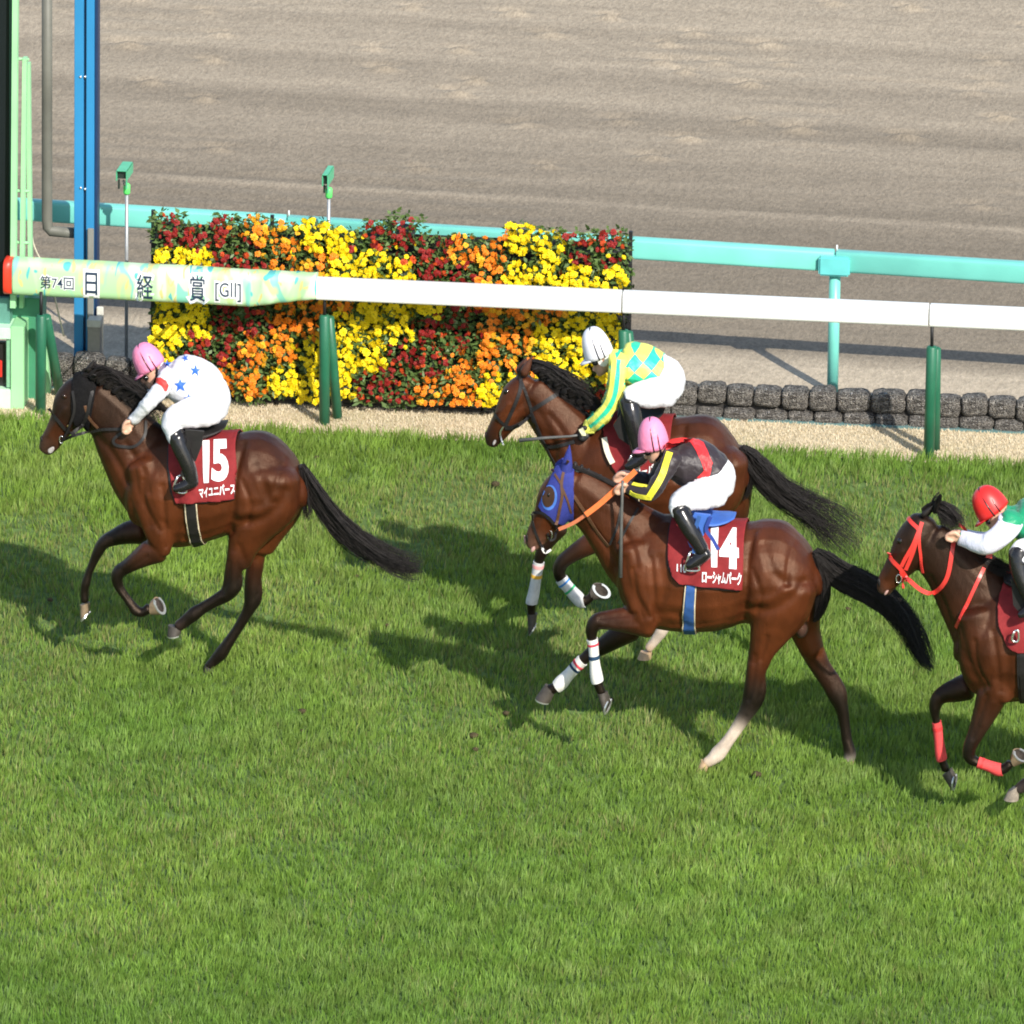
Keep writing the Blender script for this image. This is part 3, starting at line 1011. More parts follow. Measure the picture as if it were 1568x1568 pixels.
# ------------------------------------------------------------------ animals and riders: closed lofts -> one skin -> clothes cut from it
def crop(ox, oy, s):
    return lambda x, y: (x / s + ox, y / s + oy)
def UV(px, py, y):                               # U for whole arrays
    d = fwd * FPX + np.multiply.outer(px - HALF, CR) + np.multiply.outer(HALF - py, CU)
    return CPOS + d * ((y - CPOS[1]) / d[..., 1])[..., None]
class Loft:
    """a limb or trunk traced in side view: rows of (x, y, radius[, half width sideways, shift sideways])"""
    def __init__(s, pts, cr, sc_, y, lab, cols=None, lat=1.0, n=5, vertical=False, cap=.55, r=1.0):
        rows = []
        for p in pts:
            x, yy = cr(p[0], p[1])
            rad = p[2] / sc_ * r
            la = p[3] if len(p) > 3 and p[3] is not None else rad / 235.0 * lat
            dy = p[4] if len(p) > 4 else 0.0
            rows.append((x, yy, rad, la, dy))
        D = dense(rows, n)
        T = np.gradient(D[:, :2], axis=0)
        T /= np.linalg.norm(T, axis=1)[:, None] + 1e-9
        if not vertical:                          # turn the cut at sharp bends gently
            for _ in range(2):
                T[1:-1] = .5 * T[1:-1] + .25 * (T[:-2] + T[2:])
            T /= np.linalg.norm(T, axis=1)[:, None] + 1e-9
        s.c, s.h, s.l, s.lab, s.px = [], [], [], lab, D
        for (x, yy, rad, la, dy), t in zip(D, T):
            q = (0.0, -1.0) if vertical else (t[1], -t[0])
            a, b = U(x + q[0] * rad, yy + q[1] * rad, y + dy), U(x - q[0] * rad, yy - q[1] * rad, y + dy)
            c, h = (a + b) / 2, (a - b) / 2
            m = np.linalg.norm(h)
            if vertical:
                m2 = math.sqrt(max(m * m - (la * TANP * abs(h[2]) / m) ** 2, .36 * m * m))
                h = h * m2 / m
            s.c.append(c)
            s.h.append(h)
            s.l.append(max(la, .004))
        s.c, s.h, s.l = np.array(s.c), np.array(s.h), np.array(s.l)
        k = len(s.c)
        if cols is None:
            cols = [(.1, .04, .02)]
        cc = np.array(cols, float)
        pos = np.linspace(0, 1, k)
        s.col = np.stack([np.interp(pos, np.linspace(0, 1, len(cc)), cc[:, i]) for i in range(3)], -1) if len(cc) > 1 else np.repeat(cc, k, 0)
        s.cap = cap
    def mesh(s, mb, n=20, grow=0.0, i0=0, i1=None):
        i1 = len(s.c) if i1 is None else i1
        rings = []
        def ring(c, h, l, k=1.0):
            m = np.linalg.norm(h)
            hh = h * ((m + grow) / m) * k
            ll = (l + grow) * k
            return [c + hh * math.cos(a) + np.array([0, ll * math.sin(a), 0]) for a in np.linspace(0, 2 * math.pi, n + 1)[:-1]]
        d0 = s.c[i0] - s.c[i0 + 1]
        d1 = s.c[i1 - 1] - s.c[i1 - 2]
        d0, d1 = d0 / (np.linalg.norm(d0) + 1e-9), d1 / (np.linalg.norm(d1) + 1e-9)
        r0, r1 = min(np.linalg.norm(s.h[i0]), s.l[i0]) * s.cap, min(np.linalg.norm(s.h[i1 - 1]), s.l[i1 - 1]) * s.cap
        caps = (.3, .62, .85, .97)
        if s.cap > 0:
            for k in caps:
                rings.append(ring(s.c[i0] + d0 * r0 * math.sqrt(1 - k * k), s.h[i0], s.l[i0], k))
        for i in range(i0, i1):
            rings.append(ring(s.c[i], s.h[i], s.l[i]))
        if s.cap > 0:
            for k in caps[::-1]:
                rings.append(ring(s.c[i1 - 1] + d1 * r1 * math.sqrt(1 - k * k), s.h[i1 - 1], s.l[i1 - 1], k))
        mb.rings(rings)
        return mb
def skin(lofts, voxel, smooth, extra=None):
    mb = MB()
    for l in lofts:
        l.mesh(mb)
    if extra:
        mb.add(*extra)
    me = mesh_from(mb.v, mb.f, 'tmp')
    bm = bmesh.new()
    bm.from_mesh(me)
    bmesh.ops.recalc_face_normals(bm, faces=bm.faces)
    bm.to_mesh(me)
    bm.free()
    o = bpy.data.objects.new('tmp', me)
    COL.objects.link(o)
    r = o.modifiers.new('r', 'REMESH')
    r.mode = 'VOXEL'
    r.voxel_size = voxel
    s = o.modifiers.new('s', 'SMOOTH')
    s.factor, s.iterations = .5, smooth
    bpy.context.view_layer.update()
    out = bpy.data.meshes.new_from_object(o.evaluated_get(bpy.context.evaluated_depsgraph_get()))
    bpy.data.objects.remove(o)
    out.polygons.foreach_set('use_smooth', [True] * len(out.polygons))
    return out
def get_v(me):
    a = np.empty(len(me.vertices) * 3, np.float32)
    me.vertices.foreach_get('co', a)
    n = np.empty(len(me.vertices) * 3, np.float32)
    me.vertices.foreach_get('normal', n)
    return a.reshape(-1, 3).astype(float), n.reshape(-1, 3).astype(float)
def nearest(V, lofts, soft=7.0):
    """blend colour and pick the limb each skin vertex belongs to"""
    C = np.concatenate([l.c for l in lofts])
    R = np.concatenate([(np.linalg.norm(l.h, axis=1) + l.l) / 2 * getattr(l, 'pull', 1.0) for l in lofts])
    K = np.concatenate([l.col for l in lofts])
    I = np.concatenate([[i] * len(l.c) for i, l in enumerate(lofts)])
    O = C.mean(0)
    C0 = (C - O).astype(np.float32)
    CC, R32, V = (C0 * C0).sum(1), R.astype(np.float32), V.astype(np.float32)
    O = O.astype(np.float32)
    K = K.astype(np.float32)
    col, lab, stn = np.zeros((len(V), 3)), np.zeros(len(V), int), np.zeros(len(V), int)
    for a in range(0, len(V), 8000):
        q = V[a:a + 8000]
        q = q - O
        d = np.sqrt(np.maximum((q * q).sum(1)[:, None] + CC[None] - 2 * q @ C0.T, 0)) / R32[None]
        j = d.argmin(1)
        lab[a:a + 8000] = I[j]
        stn[a:a + 8000] = j
        w = np.exp(-soft * (d - d.min(1)[:, None]))
        w /= w.sum(1)[:, None]
        col[a:a + 8000] = w @ K
    return col, lab
def set_col(me, col):
    ca = me.color_attributes.new('Col', 'FLOAT_COLOR', 'POINT')
    c = np.ones((len(col), 4), np.float32)
    c[:, :3] = col
    ca.data.foreach_set('color', c.ravel())
def shell(name, src, poly, m, parent, off, thick, smooth=0, keep=None, xz=None, wave=0.0):
    """a cloth cut out of a skin: the part of it inside a convex side-view polygon, lifted off and thickened"""
    bm = bmesh.new()
    bm.from_mesh(src)
    if keep is not None:
        bm.faces.ensure_lookup_table()
        bmesh.ops.delete(bm, geom=[f for f in bm.faces if not keep[f.index]], context='FACES')
    if xz is not None:
        P = [np.array(p) for p in xz]
        c = sum(P) / len(P)
        for a, b in zip(P, P[1:] + P[:1]):
            e = b - a
            n = np.array([e[1], -e[0]])
            if n @ (c - a) > 0:
                n = -n
            if np.linalg.norm(n) < 1e-6:
                continue
            bmesh.ops.bisect_plane(bm, geom=list(bm.verts) + list(bm.edges) + list(bm.faces), plane_co=(a[0], 0, a[1]), plane_no=(n[0], 0, n[1]), clear_outer=True)
    bm.normal_update()
    for _ in range(smooth):
        bd = [v for v in bm.verts if any(e.is_boundary for e in v.link_edges)]
        new = {}
        for v in bd:
            o = [e.other_vert(v).co for e in v.link_edges if e.is_boundary]
            if len(o) == 2:
                new[v] = v.co * .5 + (o[0] + o[1]) * .25
        for v, c_ in new.items():
            v.co = c_
    if wave:
        zs = [v.co.z for v in bm.verts]
        z0, z1 = min(zs), max(zs)
        for v in bm.verts:                        # hangs looser towards its lower edge
            k = ((z1 - v.co.z) / (z1 - z0)) ** 1.5
            v.co += v.normal * wave * k * (.5 + .5 * math.sin(v.co.x * 38 + 2.2 * math.sin(v.co.z * 13)))
    for v in bm.verts:
        v.co += v.normal * off
    me = bpy.data.meshes.new(name)
    bm.to_mesh(me)
    bm.free()
    me.polygons.foreach_set('use_smooth', [True] * len(me.polygons))
    o = obj(name, me, m, parent)
    if thick:
        s = o.modifiers.new('thickness', 'SOLIDIFY')
        s.thickness = thick
        s.offset = 1
    return o
def xz_of(pts, cr, y):
    return [U(*cr(*p), y)[[0, 2]] for p in pts]
def hair(name, guide, cr, sc_, y, m, parent, n=300, lat=.03, seed=1, wild=1.0, r0=.0035, seg=10, core=True):
    """locks of hair following a traced guide of (x, y, half width): a dense core and thin tapered strands in wavy locks around it"""
    r = np.random.default_rng(seed)
    D = dense([(*cr(p[0], p[1]), p[2] / sc_) for p in guide], 8)
    mb = MB()
    K = len(D)
    T = np.gradient(D[:, :2], axis=0)
    T /= np.linalg.norm(T, axis=1)[:, None] + 1e-9
    n = int(n * 1.7)
    locks = [(r.uniform(-1, 1), r.uniform(0, 6.3), r.uniform(.6, 1.5), r.normal(0, lat), r.normal(0, .55) * wild) for _ in range(max(6, n // 22))]
    lk = np.array(locks)[r.integers(len(locks), size=n)]
    q = np.clip(lk[:, 0] + r.normal(0, .16, n), -1.15, 1.15)
    end = np.where(r.random(n) < .75, r.uniform(.80, 1.0, n), r.uniform(.4, .85, n))
    start = r.uniform(0, .08, n)
    am = r.uniform(.3, .8, n) * wild
    dy = lk[:, 3] + r.normal(0, lat * .4, n)
    fl = lk[:, 4] + r.normal(0, .25, n) * wild * np.where(r.random(n) < .93, 1, 4)
    ph = lk[:, 1] + r.normal(0, .35, n)
    k = np.linspace(0, 1, seg + 1)[None]
    u = start[:, None] + (end - start)[:, None] * k
    f = u * (K - 1)
    i_ = np.minimum(f.astype(int), K - 2)
    P = D[i_] + (D[i_ + 1] - D[i_]) * (f - i_)[..., None]
    t = T[i_]
    o = P[..., 2] * (q[:, None] + (am[:, None] * .3) * np.sin(ph[:, None] + lk[:, 2][:, None] * 7.5 * u) * u + fl[:, None] * u ** 3 + r.normal(0, .05, u.shape))
    X = UV(P[..., 0] - t[..., 1] * o, P[..., 1] + t[..., 0] * o, y + dy[:, None] * (.4 + .6 * u))
    rad = np.maximum(r0 * .62 * (1 - .85 * k ** 1.3), .0006)
    tg = np.gradient(X, axis=1)
    tg /= np.linalg.norm(tg, axis=2)[..., None] + 1e-9
    a = np.cross(tg, (0, 1, 0))
    a /= np.linalg.norm(a, axis=2)[..., None] + 1e-9
    b = np.cross(tg, a)
    R3 = np.stack([X + rad[..., None] * (math.cos(w) * a + math.sin(w) * b) for w in (0, 2.094, 4.189)], 2)      # strand, station, corner
    idx = np.arange(n * (seg + 1) * 3).reshape(n, seg + 1, 3)
    FQ = np.stack([np.stack([idx[:, :-1, c], idx[:, :-1, (c + 1) % 3], idx[:, 1:, (c + 1) % 3], idx[:, 1:, c]], -1) for c in range(3)], 2).reshape(-1, 4)
    mb.v, mb.f = list(map(tuple, R3.reshape(-1, 3).tolist())), list(map(tuple, FQ.tolist()))
    if core:
        e = int(K * .66)
        rings = []
        for i in range(0, e, 3):
            w = D[i][2] * .62 * (1 - (i / e) ** 3 * .8)
            a, b = U(D[i][0] - T[i][1] * w, D[i][1] + T[i][0] * w, y), U(D[i][0] + T[i][1] * w, D[i][1] - T[i][0] * w, y)
            c, h = (a + b) / 2, (a - b) / 2
            rings.append([c + h * math.cos(x) + np.array([0, lat * .7 * math.sin(x), 0]) for x in np.linspace(0, 2 * math.pi, 11)[:-1]])
        mb.rings(rings)
    return mb.build(name, m, parent)
def hoof(parent, cr, y, cf, cb, hb, tf, m, w1=.042, w2=.058, tilt=0.0, shoe=True):
    """coronet front/back, heel, toe in side view; tilt turns the sole towards the viewer"""
    a, b, c, d = [U(*cr(*p), y) for p in (cf, cb, hb, tf)]
    def ring(f, k, w, t):
        ce, h = (f + k) / 2, (f - k) / 2
        lv = np.array([math.sin(t) * (1 if True else 0), math.cos(t), 0]) * w
        return [ce + h * math.cos(q) + lv * math.sin(q) for q in np.linspace(0, 2 * math.pi, 19)[:-1]], ce, h, lv
    r1, _, _, _ = ring(a, b, w1, tilt * .4)
    r2, ce, h, lv = ring(d, c, w2, tilt)
    mid = [(p * .45 + q * .55) for p, q in zip(r1, r2)]
    o = MB().rings([r1, mid, r2]).build('hoof', m, parent)
    auto_smooth(o, 50)
    if shoe:
        MB().rings([[ce + (p - ce) * .86 + (ce - (a + b) / 2) * .02 for p in r2], [ce + (p - ce) * .86 + (ce - (a + b) / 2) * .04 for p in r2]]).build('sole', mat('dark_sole', (.045, .036, .03), .8, .2, .3, 60), o)
        ax = np.cross(h, lv)
        ax /= np.linalg.norm(ax)
        if ax @ (ce - (a + b) / 2) < 0:
            ax = -ax
        mb = MB()
        rings = []
        for q in np.linspace(-2.55, 2.55, 18):
            u = h * math.cos(q) + lv * math.sin(q)
            rings.append([ce + u * .99 + ax * .001, ce + u * .99 + ax * .009, ce + u * .72 + ax * .009, ce + u * .72 + ax * .001])
        mb.rings(rings)
        s = mb.build('horseshoe', mat('aluminium_shoe', (.62, .62, .60), .32, .5, .1, 40, metal=.75), o, False)
    return o
def coat_material(name):
    """short satin hair: broken highlights, small swells of muscle and vein under it, fine lie of the hair"""
    m = mat(name, (0, 0, 0), .47, .38, .30, 7.0, .28, 240, attr='Col')
    t = m.node_tree
    b = t.nodes['Principled BSDF']
    tc = [n for n in t.nodes if n.type == 'TEX_COORD'][0]
    b1 = [n for n in t.nodes if n.type == 'BUMP'][0]
    mp = t.nodes.new('ShaderNodeMapping')
    mp.inputs['Scale'].default_value = (1.3, 1, .55)
    nz = t.nodes.new('ShaderNodeTexNoise')
    nz.inputs['Scale'].default_value = 17
    nz.inputs['Detail'].default_value = 4
    nz.inputs['Distortion'].default_value = .6
    t.links.new(tc.outputs['Object'], mp.inputs[0])
    t.links.new(mp.outputs[0], nz.inputs[0])
    b2 = t.nodes.new('ShaderNodeBump')
    b2.inputs['Strength'].default_value = .15
    b2.inputs['Distance'].default_value = .03
    t.links.new(nz.outputs[0], b2.inputs['Height'])
    t.links.new(b2.outputs[0], b1.inputs['Normal'])
    mr = t.nodes.new('ShaderNodeMapRange')
    mr.inputs['To Min'].default_value, mr.inputs['To Max'].default_value = .27, .52
    n3 = t.nodes.new('ShaderNodeTexNoise')
    n3.inputs['Scale'].default_value = 26
    n3.inputs['Detail'].default_value = 5
    t.links.new(tc.outputs['Object'], n3.inputs[0])
    t.links.new(n3.outputs[0], mr.inputs[0])
    t.links.new(mr.outputs[0], b.inputs['Roughness'])
    b.inputs['Specular Tint'].default_value = (1.0, .74, .56, 1)      # hair gloss takes on the pigment
    return m
COAT = coat_material('horse_coat')
HAIR = mat('black_hair', (.014, .011, .010), .55, .35, .4, 25)
HOOF = mat('dark_horn', (.06, .05, .042), .5, .4, .25, 30)
PALEHOOF = mat('pale_horn', (.42, .29, .17), .5, .4, .2, 30)
def relief(me, lines, Y0, lab, allow):
    """grooves and ridges of muscle, tendon and bone: traced lines pressed into or raised from the skin on both sides"""
    V, N = get_v(me)
    W = V.copy()
    W[:, 1] = Y0 - np.abs(V[:, 1] - Y0)
    P = PX(W)
    ok = np.isin(lab, allow)
    disp = np.zeros(len(V))
    for pts, width, depth in lines:
        D = dense(pts, 6)
        best = np.full(len(V), 1e9)
        for a, b in zip(D[:-1], D[1:]):
            e = b - a
            t = np.clip(((P - a) @ e) / (e @ e + 1e-9), 0, 1)
            best = np.minimum(best, np.linalg.norm(P - a - t[:, None] * e, axis=1))
        disp += depth * (.95 if depth < 0 else 1.0) * np.exp(-(best / width) ** 2)
    side = np.clip(np.abs(N[:, 1]) * 1.6, 0, 1)
    V += N * (disp * ok * side)[:, None]
    me.vertices.foreach_set('co', V.astype(np.float32).ravel())
    me.update()
def blob(name, px, py, rx, ry, y, d, m, parent, rot=0.0, bvh=None, sink=.3):
    """small rounded lump (eye, nostril, knob) set on a surface"""
    h, n = hit(bvh, px, py) if bvh is not None else (None, None)
    if h is None:
        h = Vector(U(px, py, y))
    bm = bmesh.new()
    bmesh.ops.create_uvsphere(bm, u_segments=14, v_segments=9, radius=1)
    c, s = math.cos(rot), math.sin(rot)
    for v in bm.verts:
        x, yy, z = v.co.x * rx, v.co.y * d, v.co.z * ry
        v.co = (h.x + x * c - z * s, h.y + yy + d * sink, h.z + x * s + z * c)
    me = bpy.data.meshes.new(name)
    bm.to_mesh(me)
    bm.free()
    me.polygons.foreach_set('use_smooth', [True] * len(me.polygons))
    return obj(name, me, m, parent)
def bit(name, cr, px, py, rx, ry, bvh, Y0, parent, m):
    h, n = hit(bvh, *cr(px, py))
    if h is None:
        h, n = Vector(U(*cr(px, py), Y0 - .08)), Vector((0, -1, 0))
    c = np.array(h + n * .01)
    return MB().tube([c + np.array([rx * math.cos(a), 0, ry * math.sin(a)]) for a in np.linspace(0, 2 * math.pi, 17)], .0035, 6, False).build(name, m, parent)
def oval(name, cr, cx, cy, rx, ry, rot, bvh, m, parent, off, fb):
    pts = []
    for a in np.linspace(0, 2 * math.pi, 25)[:-1]:
        x, y = rx * math.cos(a), ry * math.sin(a)
        pts.append(cr(cx + x * math.cos(rot) - y * math.sin(rot), cy + x * math.sin(rot) + y * math.cos(rot)))
    P = np.array(pts)
    lo, hi = P.min(0), P.max(0)
    v = (P - lo) / (hi - lo)
    v[:, 1] = 1 - v[:, 1]
    return decal(name, v, [list(range(len(P)))], [(lo[0], lo[1]), (hi[0], lo[1]), (hi[0], hi[1]), (lo[0], hi[1])], bvh, m, parent, off, fb, .05)
def ear(parent, cr, base, tip, wpx, y, m, inner=None):
    a, b = U(*cr(*base), y), U(*cr(*tip), y)
    rings = []
    t = (b - a)
    side = np.cross(t, (0, 1, 0))
    side /= np.linalg.norm(side)
    w = wpx / 235.0
    for k, q in ((0, .8), (.22, .95), (.5, .74), (.75, .44), (.92, .16), (1, .03)):
        c = a + t * k
        rings.append([c + side * w * q * math.cos(x) + np.array([0, .55 * w * q * math.sin(x) + .2 * w * q * math.cos(x) ** 2, 0]) for x in np.linspace(0, 2 * math.pi, 13)[:-1]])
    return MB().rings(rings).build('ear', m, parent)
BAY, RED, DARK, BLK, SOCK = (.082, .026, .0115), (.112, .038, .015), (.032, .014, .009), (.0065, .005, .0045), (.74, .66, .57)
def wrap(lf, t0, t1, m, parent, name='bandage', grow=.006):
    k = len(lf.c)
    i0, i1 = int(round(t0 * (k - 1))), int(round(t1 * (k - 1))) + 1
    save, lf.cap = lf.cap, 0
    o = lf.mesh(MB(), 20, grow, i0, max(i1, i0 + 2)).build(name, m, parent)
    lf.cap = save
    return auto_smooth(o, 50)
def whole(me, Y0, body_l, name, label, loc):
    pass

# ------------------------------------------------------------------ the horses
A, A2, L15 = crop(0, 500, 2.376), crop(40, 500, 4.3556), crop(90, 760, 4.752)
B, Cc, Dc, Ec, Fc = crop(720, 480, 2.529), crop(720, 480, 4.612), crop(780, 620, 2.376), crop(790, 620, 4.3556), crop(780, 780, 4.6125)
Gc, Hc, Ic, Jc = crop(1000, 780, 3.5636), crop(1300, 720, 2.903), crop(1400, 980, 5.6), crop(1330, 720, 6.533)

def horse(label, Y0, parts, lines, trunk_labels, dark_top, top_px, voxel=.0102):
    """parts: (label, rows, crop, scale, sideways, colours, lateral factor, vertical?)"""
    lofts = []
    for lab, rows, cr, s, dy, cols, lat, vert in parts:
        lofts.append(Loft(rows, cr, s, Y0 + dy, lab, cols, lat, 5, vert))
    me = skin(lofts, voxel, 5)
    V, N = get_v(me)
    col, lab = nearest(V, lofts)
    names = [l.lab for l in lofts]
    relief(me, lines, Y0, np.array([names[i] in trunk_labels for i in lab]).astype(int), [1])
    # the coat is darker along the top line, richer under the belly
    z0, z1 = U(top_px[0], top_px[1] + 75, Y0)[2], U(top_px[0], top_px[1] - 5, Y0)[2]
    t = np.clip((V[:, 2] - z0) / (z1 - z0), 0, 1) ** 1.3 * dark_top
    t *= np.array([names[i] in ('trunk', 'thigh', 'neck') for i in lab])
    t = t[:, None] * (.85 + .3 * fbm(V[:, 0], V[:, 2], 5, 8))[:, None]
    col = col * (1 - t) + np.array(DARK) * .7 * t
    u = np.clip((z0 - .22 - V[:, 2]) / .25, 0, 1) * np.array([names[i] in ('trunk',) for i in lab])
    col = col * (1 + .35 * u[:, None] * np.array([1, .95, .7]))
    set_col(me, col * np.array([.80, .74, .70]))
    root = thing('racehorse', (float(V[:, 0].mean()), Y0, 0), label, 'horse', 'racehorses')
    body = obj('body', me, COAT, root)
    return root, body, {l.lab: l for l in lofts}, bvh_of(body)

def cloth_set(root, body, poly, cr, Y0, m, pad=None, off=.016):
    c = shell('saddle_cloth', body.data, None, m, root, off, .006, 0, None, xz_of(poly, cr, Y0 - .27), .022)
    return c, bvh_of(c)
maroon = mat('maroon_cloth', (.225, .020, .022), .75, .25, .12, 25, .25, 500)
leather = mat('black_leather', (.014, .012, .012), .55, .4, .25, 30)
brownl = mat('brown_leather', (.10, .045, .022), .45, .5, .2, 30)
cream = mat('cream_webbing', (.68, .58, .40), .7, .2, .1, 60)
printw = mat('white_print', (.84, .84, .84), .6, .3, .02)
metal = mat('bright_metal', (.75, .75, .75), .22, .5, .05, metal=.9)
eye = mat('eye_dark', (.008, .006, .005), .08, .6, .05)
nostril = mat('nostril_dark', (.008, .006, .006), .6, .3, .1)
pinkskin = mat('muzzle_pink', (.45, .27, .24), .6, .3, .15, 40)
def saddle(root, rows, cr, s, Y0, m, flap=None, fm=None):
    lf = Loft(rows, cr, s, Y0, 'saddle', None, 1, 5, True)
    o = lf.mesh(MB(), 18).build('saddle', m, root)
    if flap:
        a = [U(*cr(*p), Y0 - .335) for p in flap]
        b = [p + np.array([0, .02, 0]) for p in a]
        k = len(a)
        f = MB().add(a + b, [tuple(range(k)), tuple(range(2 * k - 1, k - 1, -1))] + [(i, i + k, (i + 1) % k + k, (i + 1) % k) for i in range(k)])
        auto_smooth(f.build('saddle_flap', fm or m, o, False), 30)
    return o
def girth(root, body, cr, Y0, pl, pr, m, edge):
    """strap round the belly: pl, pr are the left and right edges (top, bottom)"""
    sh = lambda p, d: (p[0] + d, p[1])
    quad = lambda l, r, d0, d1: xz_of([sh(l[0], d0), sh(r[0], d1), sh(r[1], d1), sh(l[1], d0)], cr, Y0 - .3)
    g = shell('girth', body.data, None, m, root, .010, .005, 0, None, quad(pl, pr, 0, 0))
    shell('girth_edge', body.data, None, edge, g, .009, .004, 0, None, quad(pl, pl, -9, -1))
    shell('girth_edge', body.data, None, edge, g, .009, .004, 0, None, quad(pr, pr, 1, 9))
    return g

# ---- the leading horse, cloth 15
def horse_15():
    Y0 = -3.64
    BY, RD, DK, K = (.072, .0205, .0075), (.108, .031, .0105), (.021, .010, .007), BLK
    trunk = [(462, (520 + 650) / 2, 65, .13), (482, 585, 125, .19), (520, 568, 165, .225), (570, 575, 203, .26), (630, 582, 222, .285), (700, 585, 214, .305), (780, 582, 196, .31),
             (850, 572, 186, .30), (920, 572, 196, .295), (980, 576, 190, .29), (1035, 582, 155, .26), (1075, 590, 112, .21), (1098, 598, 60, .13)]
    P = [('trunk', trunk, A, 2.376, 0, [BY, BY, RD, RD, BY, BY, BY], 1, True),
         ('neck', [(335, 262, 86, .085), (375, 300, 92, .095), (420, 345, 104, .11), (470, 420, 124, .14), (530, 500, 150, .18), (580, 560, 160, .2)], A, 2.376, 0, [DK, DK, BY, BY], 1, False),
         ('head', [(320, 205, 52, .075), (290, 250, 74, .095), (262, 298, 76, .095), (232, 345, 54, .08), (203, 390, 42, .062), (180, 425, 38, .055), (166, 448, 28, .045)], A, 2.376, 0, [DK, DK, DK, BY, (.06, .03, .02), (.05, .03, .025)], 1, False),
         ('shoulder', [(520, 500, 60, .08), (560, 620, 85, .10), (600, 740, 70, .09)], A, 2.376, -.16, [BY, RD], 1, False),
         ('shoulder2', [(520, 500, 60, .08), (560, 620, 85, .10), (600, 740, 70, .09)], A, 2.376, .16, [BY, RD], 1, False),
         ('fore_near', [(730, 385, 95, .085), (650, 415, 88, .075), (560, 470, 66, .06), (490, 515, 52, .05), (437, 552, 50, .052), (425, 610, 42, .045), (445, 670, 34, .034), (490, 735, 30, .031), (530, 790, 34, .034), (560, 830, 38, .040), (605, 845, 34, .034), (655, 815, 38, .038)], L15, 4.752, -.15, [(.05, .018, .010), (.035, .014, .009), DK, K, K, K, K, K, K, K, K, K], 1, False),
         ('fore_far', [(600, 250, 95, .085), (500, 265, 80, .075), (400, 300, 60, .058), (330, 335, 48, .052), (290, 395, 42, .046), (255, 470, 33, .034), (220, 555, 29, .031), (198, 630, 34, .038), (187, 690, 30, .032), (188, 760, 32, .034)], L15, 4.752, .15, [DK, K, K, K, K, K, K, K, K, K], 1, False),
         ('thigh', [(985, 540, 110, .17), (960, 640, 125, .15), (915, 730, 85, .115), (885, 800, 58, .085), (868, 860, 46, .065)], A, 2.376, -.13, [BY, BY, RD, BY, DK], 1, False),
         ('hind_near', [(1300, 400, 70, .07), (1275, 520, 66, .06), (1262, 600, 64, .055), (1255, 665, 68, .055), (1215, 715, 56, .046), (1130, 765, 46, .036), (1050, 812, 44, .034), (985, 855, 52, .042), (930, 900, 46, .038), (870, 945, 42, .04)], L15, 4.752, -.14, [(.05, .016, .008), DK, K, K, K, K, K, K, K, (.03, .02, .018)], 1, False),
         ('thigh2', [(990, 540, 110, .17), (985, 640, 120, .15), (955, 740, 85, .11), (940, 800, 62, .085)], A, 2.376, .13, [BY, RD, RD, RD], 1, False),
         ('hind_far', [(1440, 380, 72, .07), (1428, 500, 64, .06), (1415, 600, 62, .055), (1408, 700, 60, .052), (1400, 780, 54, .050), (1360, 865, 42, .036), (1290, 980, 38, .034), (1220, 1085, 44, .042), (1180, 1145, 50, .042), (1130, 1195, 38, .034), (1095, 1240, 38, .036)], L15, 4.752, .14, [RD, (.05, .016, .008), DK, K, K, K, K, K, K, K, K], 1, False),
         ('elbow', [(560, 640, 75, .07), (585, 750, 58, .065), (596, 822, 26, .05)], A, 2.376, -.19, [BY, BY, BY], 1, False),
         ('hock_near', [(1306, 470, 9, .02), (1316, 590, 22, .03), (1308, 660, 26, .036), (1280, 705, 22, .034)], L15, 4.752, -.14, [BY, DK, K, K], 1, False),
         ('hock_far', [(1462, 570, 9, .02), (1462, 690, 22, .03), (1450, 760, 24, .034), (1425, 810, 20, .03)], L15, 4.752, .14, [BY, DK, K, K], 1, False)]
    ln = lambda pts, w, d, cr=A: ([cr(*p) for p in pts], w, d)
    lines = [ln([(478, 470), (500, 590), (545, 720)], 7, -.012), ln([(640, 540), (655, 660), (630, 780)], 8, -.012), ln([(885, 430), (862, 520), (850, 640), (838, 745)], 6, -.022),
             ln([(865, 715), (950, 705), (1015, 655), (1040, 600)], 7, -.014), ln([(925, 500), (965, 590), (985, 640)], 7, -.012), ln([(880, 680), (960, 665), (1000, 620)], 7, .010), ln([(560, 560), (570, 660), (600, 760)], 16, .014),
             ln([(345, 390), (420, 480), (462, 570)], 6, -.012), ln([(360, 230), (450, 310), (530, 420)], 9, .008), ln([(900, 450), (930, 560), (900, 650)], 12, .012), ln([(870, 800), (905, 880)], 5, -.008),
             ln([(1040, 480), (1010, 560), (1000, 640)], 5, -.012), ln([(520, 560), (530, 650), (580, 740)], 4, -.010), ln([(590, 580), (600, 700), (605, 800)], 4, -.010), ln([(880, 560), (910, 640), (900, 720)], 4, -.010), ln([(660, 780), (740, 770), (820, 740)], 3, .005), ln([(460, 430), (520, 520), (540, 600)], 5, -.010),
             ln([(235, 300), (205, 350), (180, 395)], 4, .007), ln([(300, 345), (275, 372), (240, 385)], 4, -.008), ln([(160, 455), (195, 440)], 2.5, -.007), ln([(640, 440), (560, 500), (480, 560)], 4, -.008, L15), ln([(610, 380), (540, 450), (470, 510)], 4, .006, L15), ln([(1240, 480), (1230, 600), (1190, 700)], 4, -.008, L15), ln([(1190, 760), (1060, 840)], 2.5, -.006, L15), ln([(455, 660), (530, 770)], 2.5, -.006, L15)]
    root, body, L, bv = horse('bay racehorse leading the field, wearing maroon saddle cloth number 15', Y0, P, lines, ('trunk', 'thigh', 'thigh2', 'neck', 'shoulder', 'shoulder2', 'elbow', 'head', 'fore_near', 'hind_near'), .85, A(850, 385))
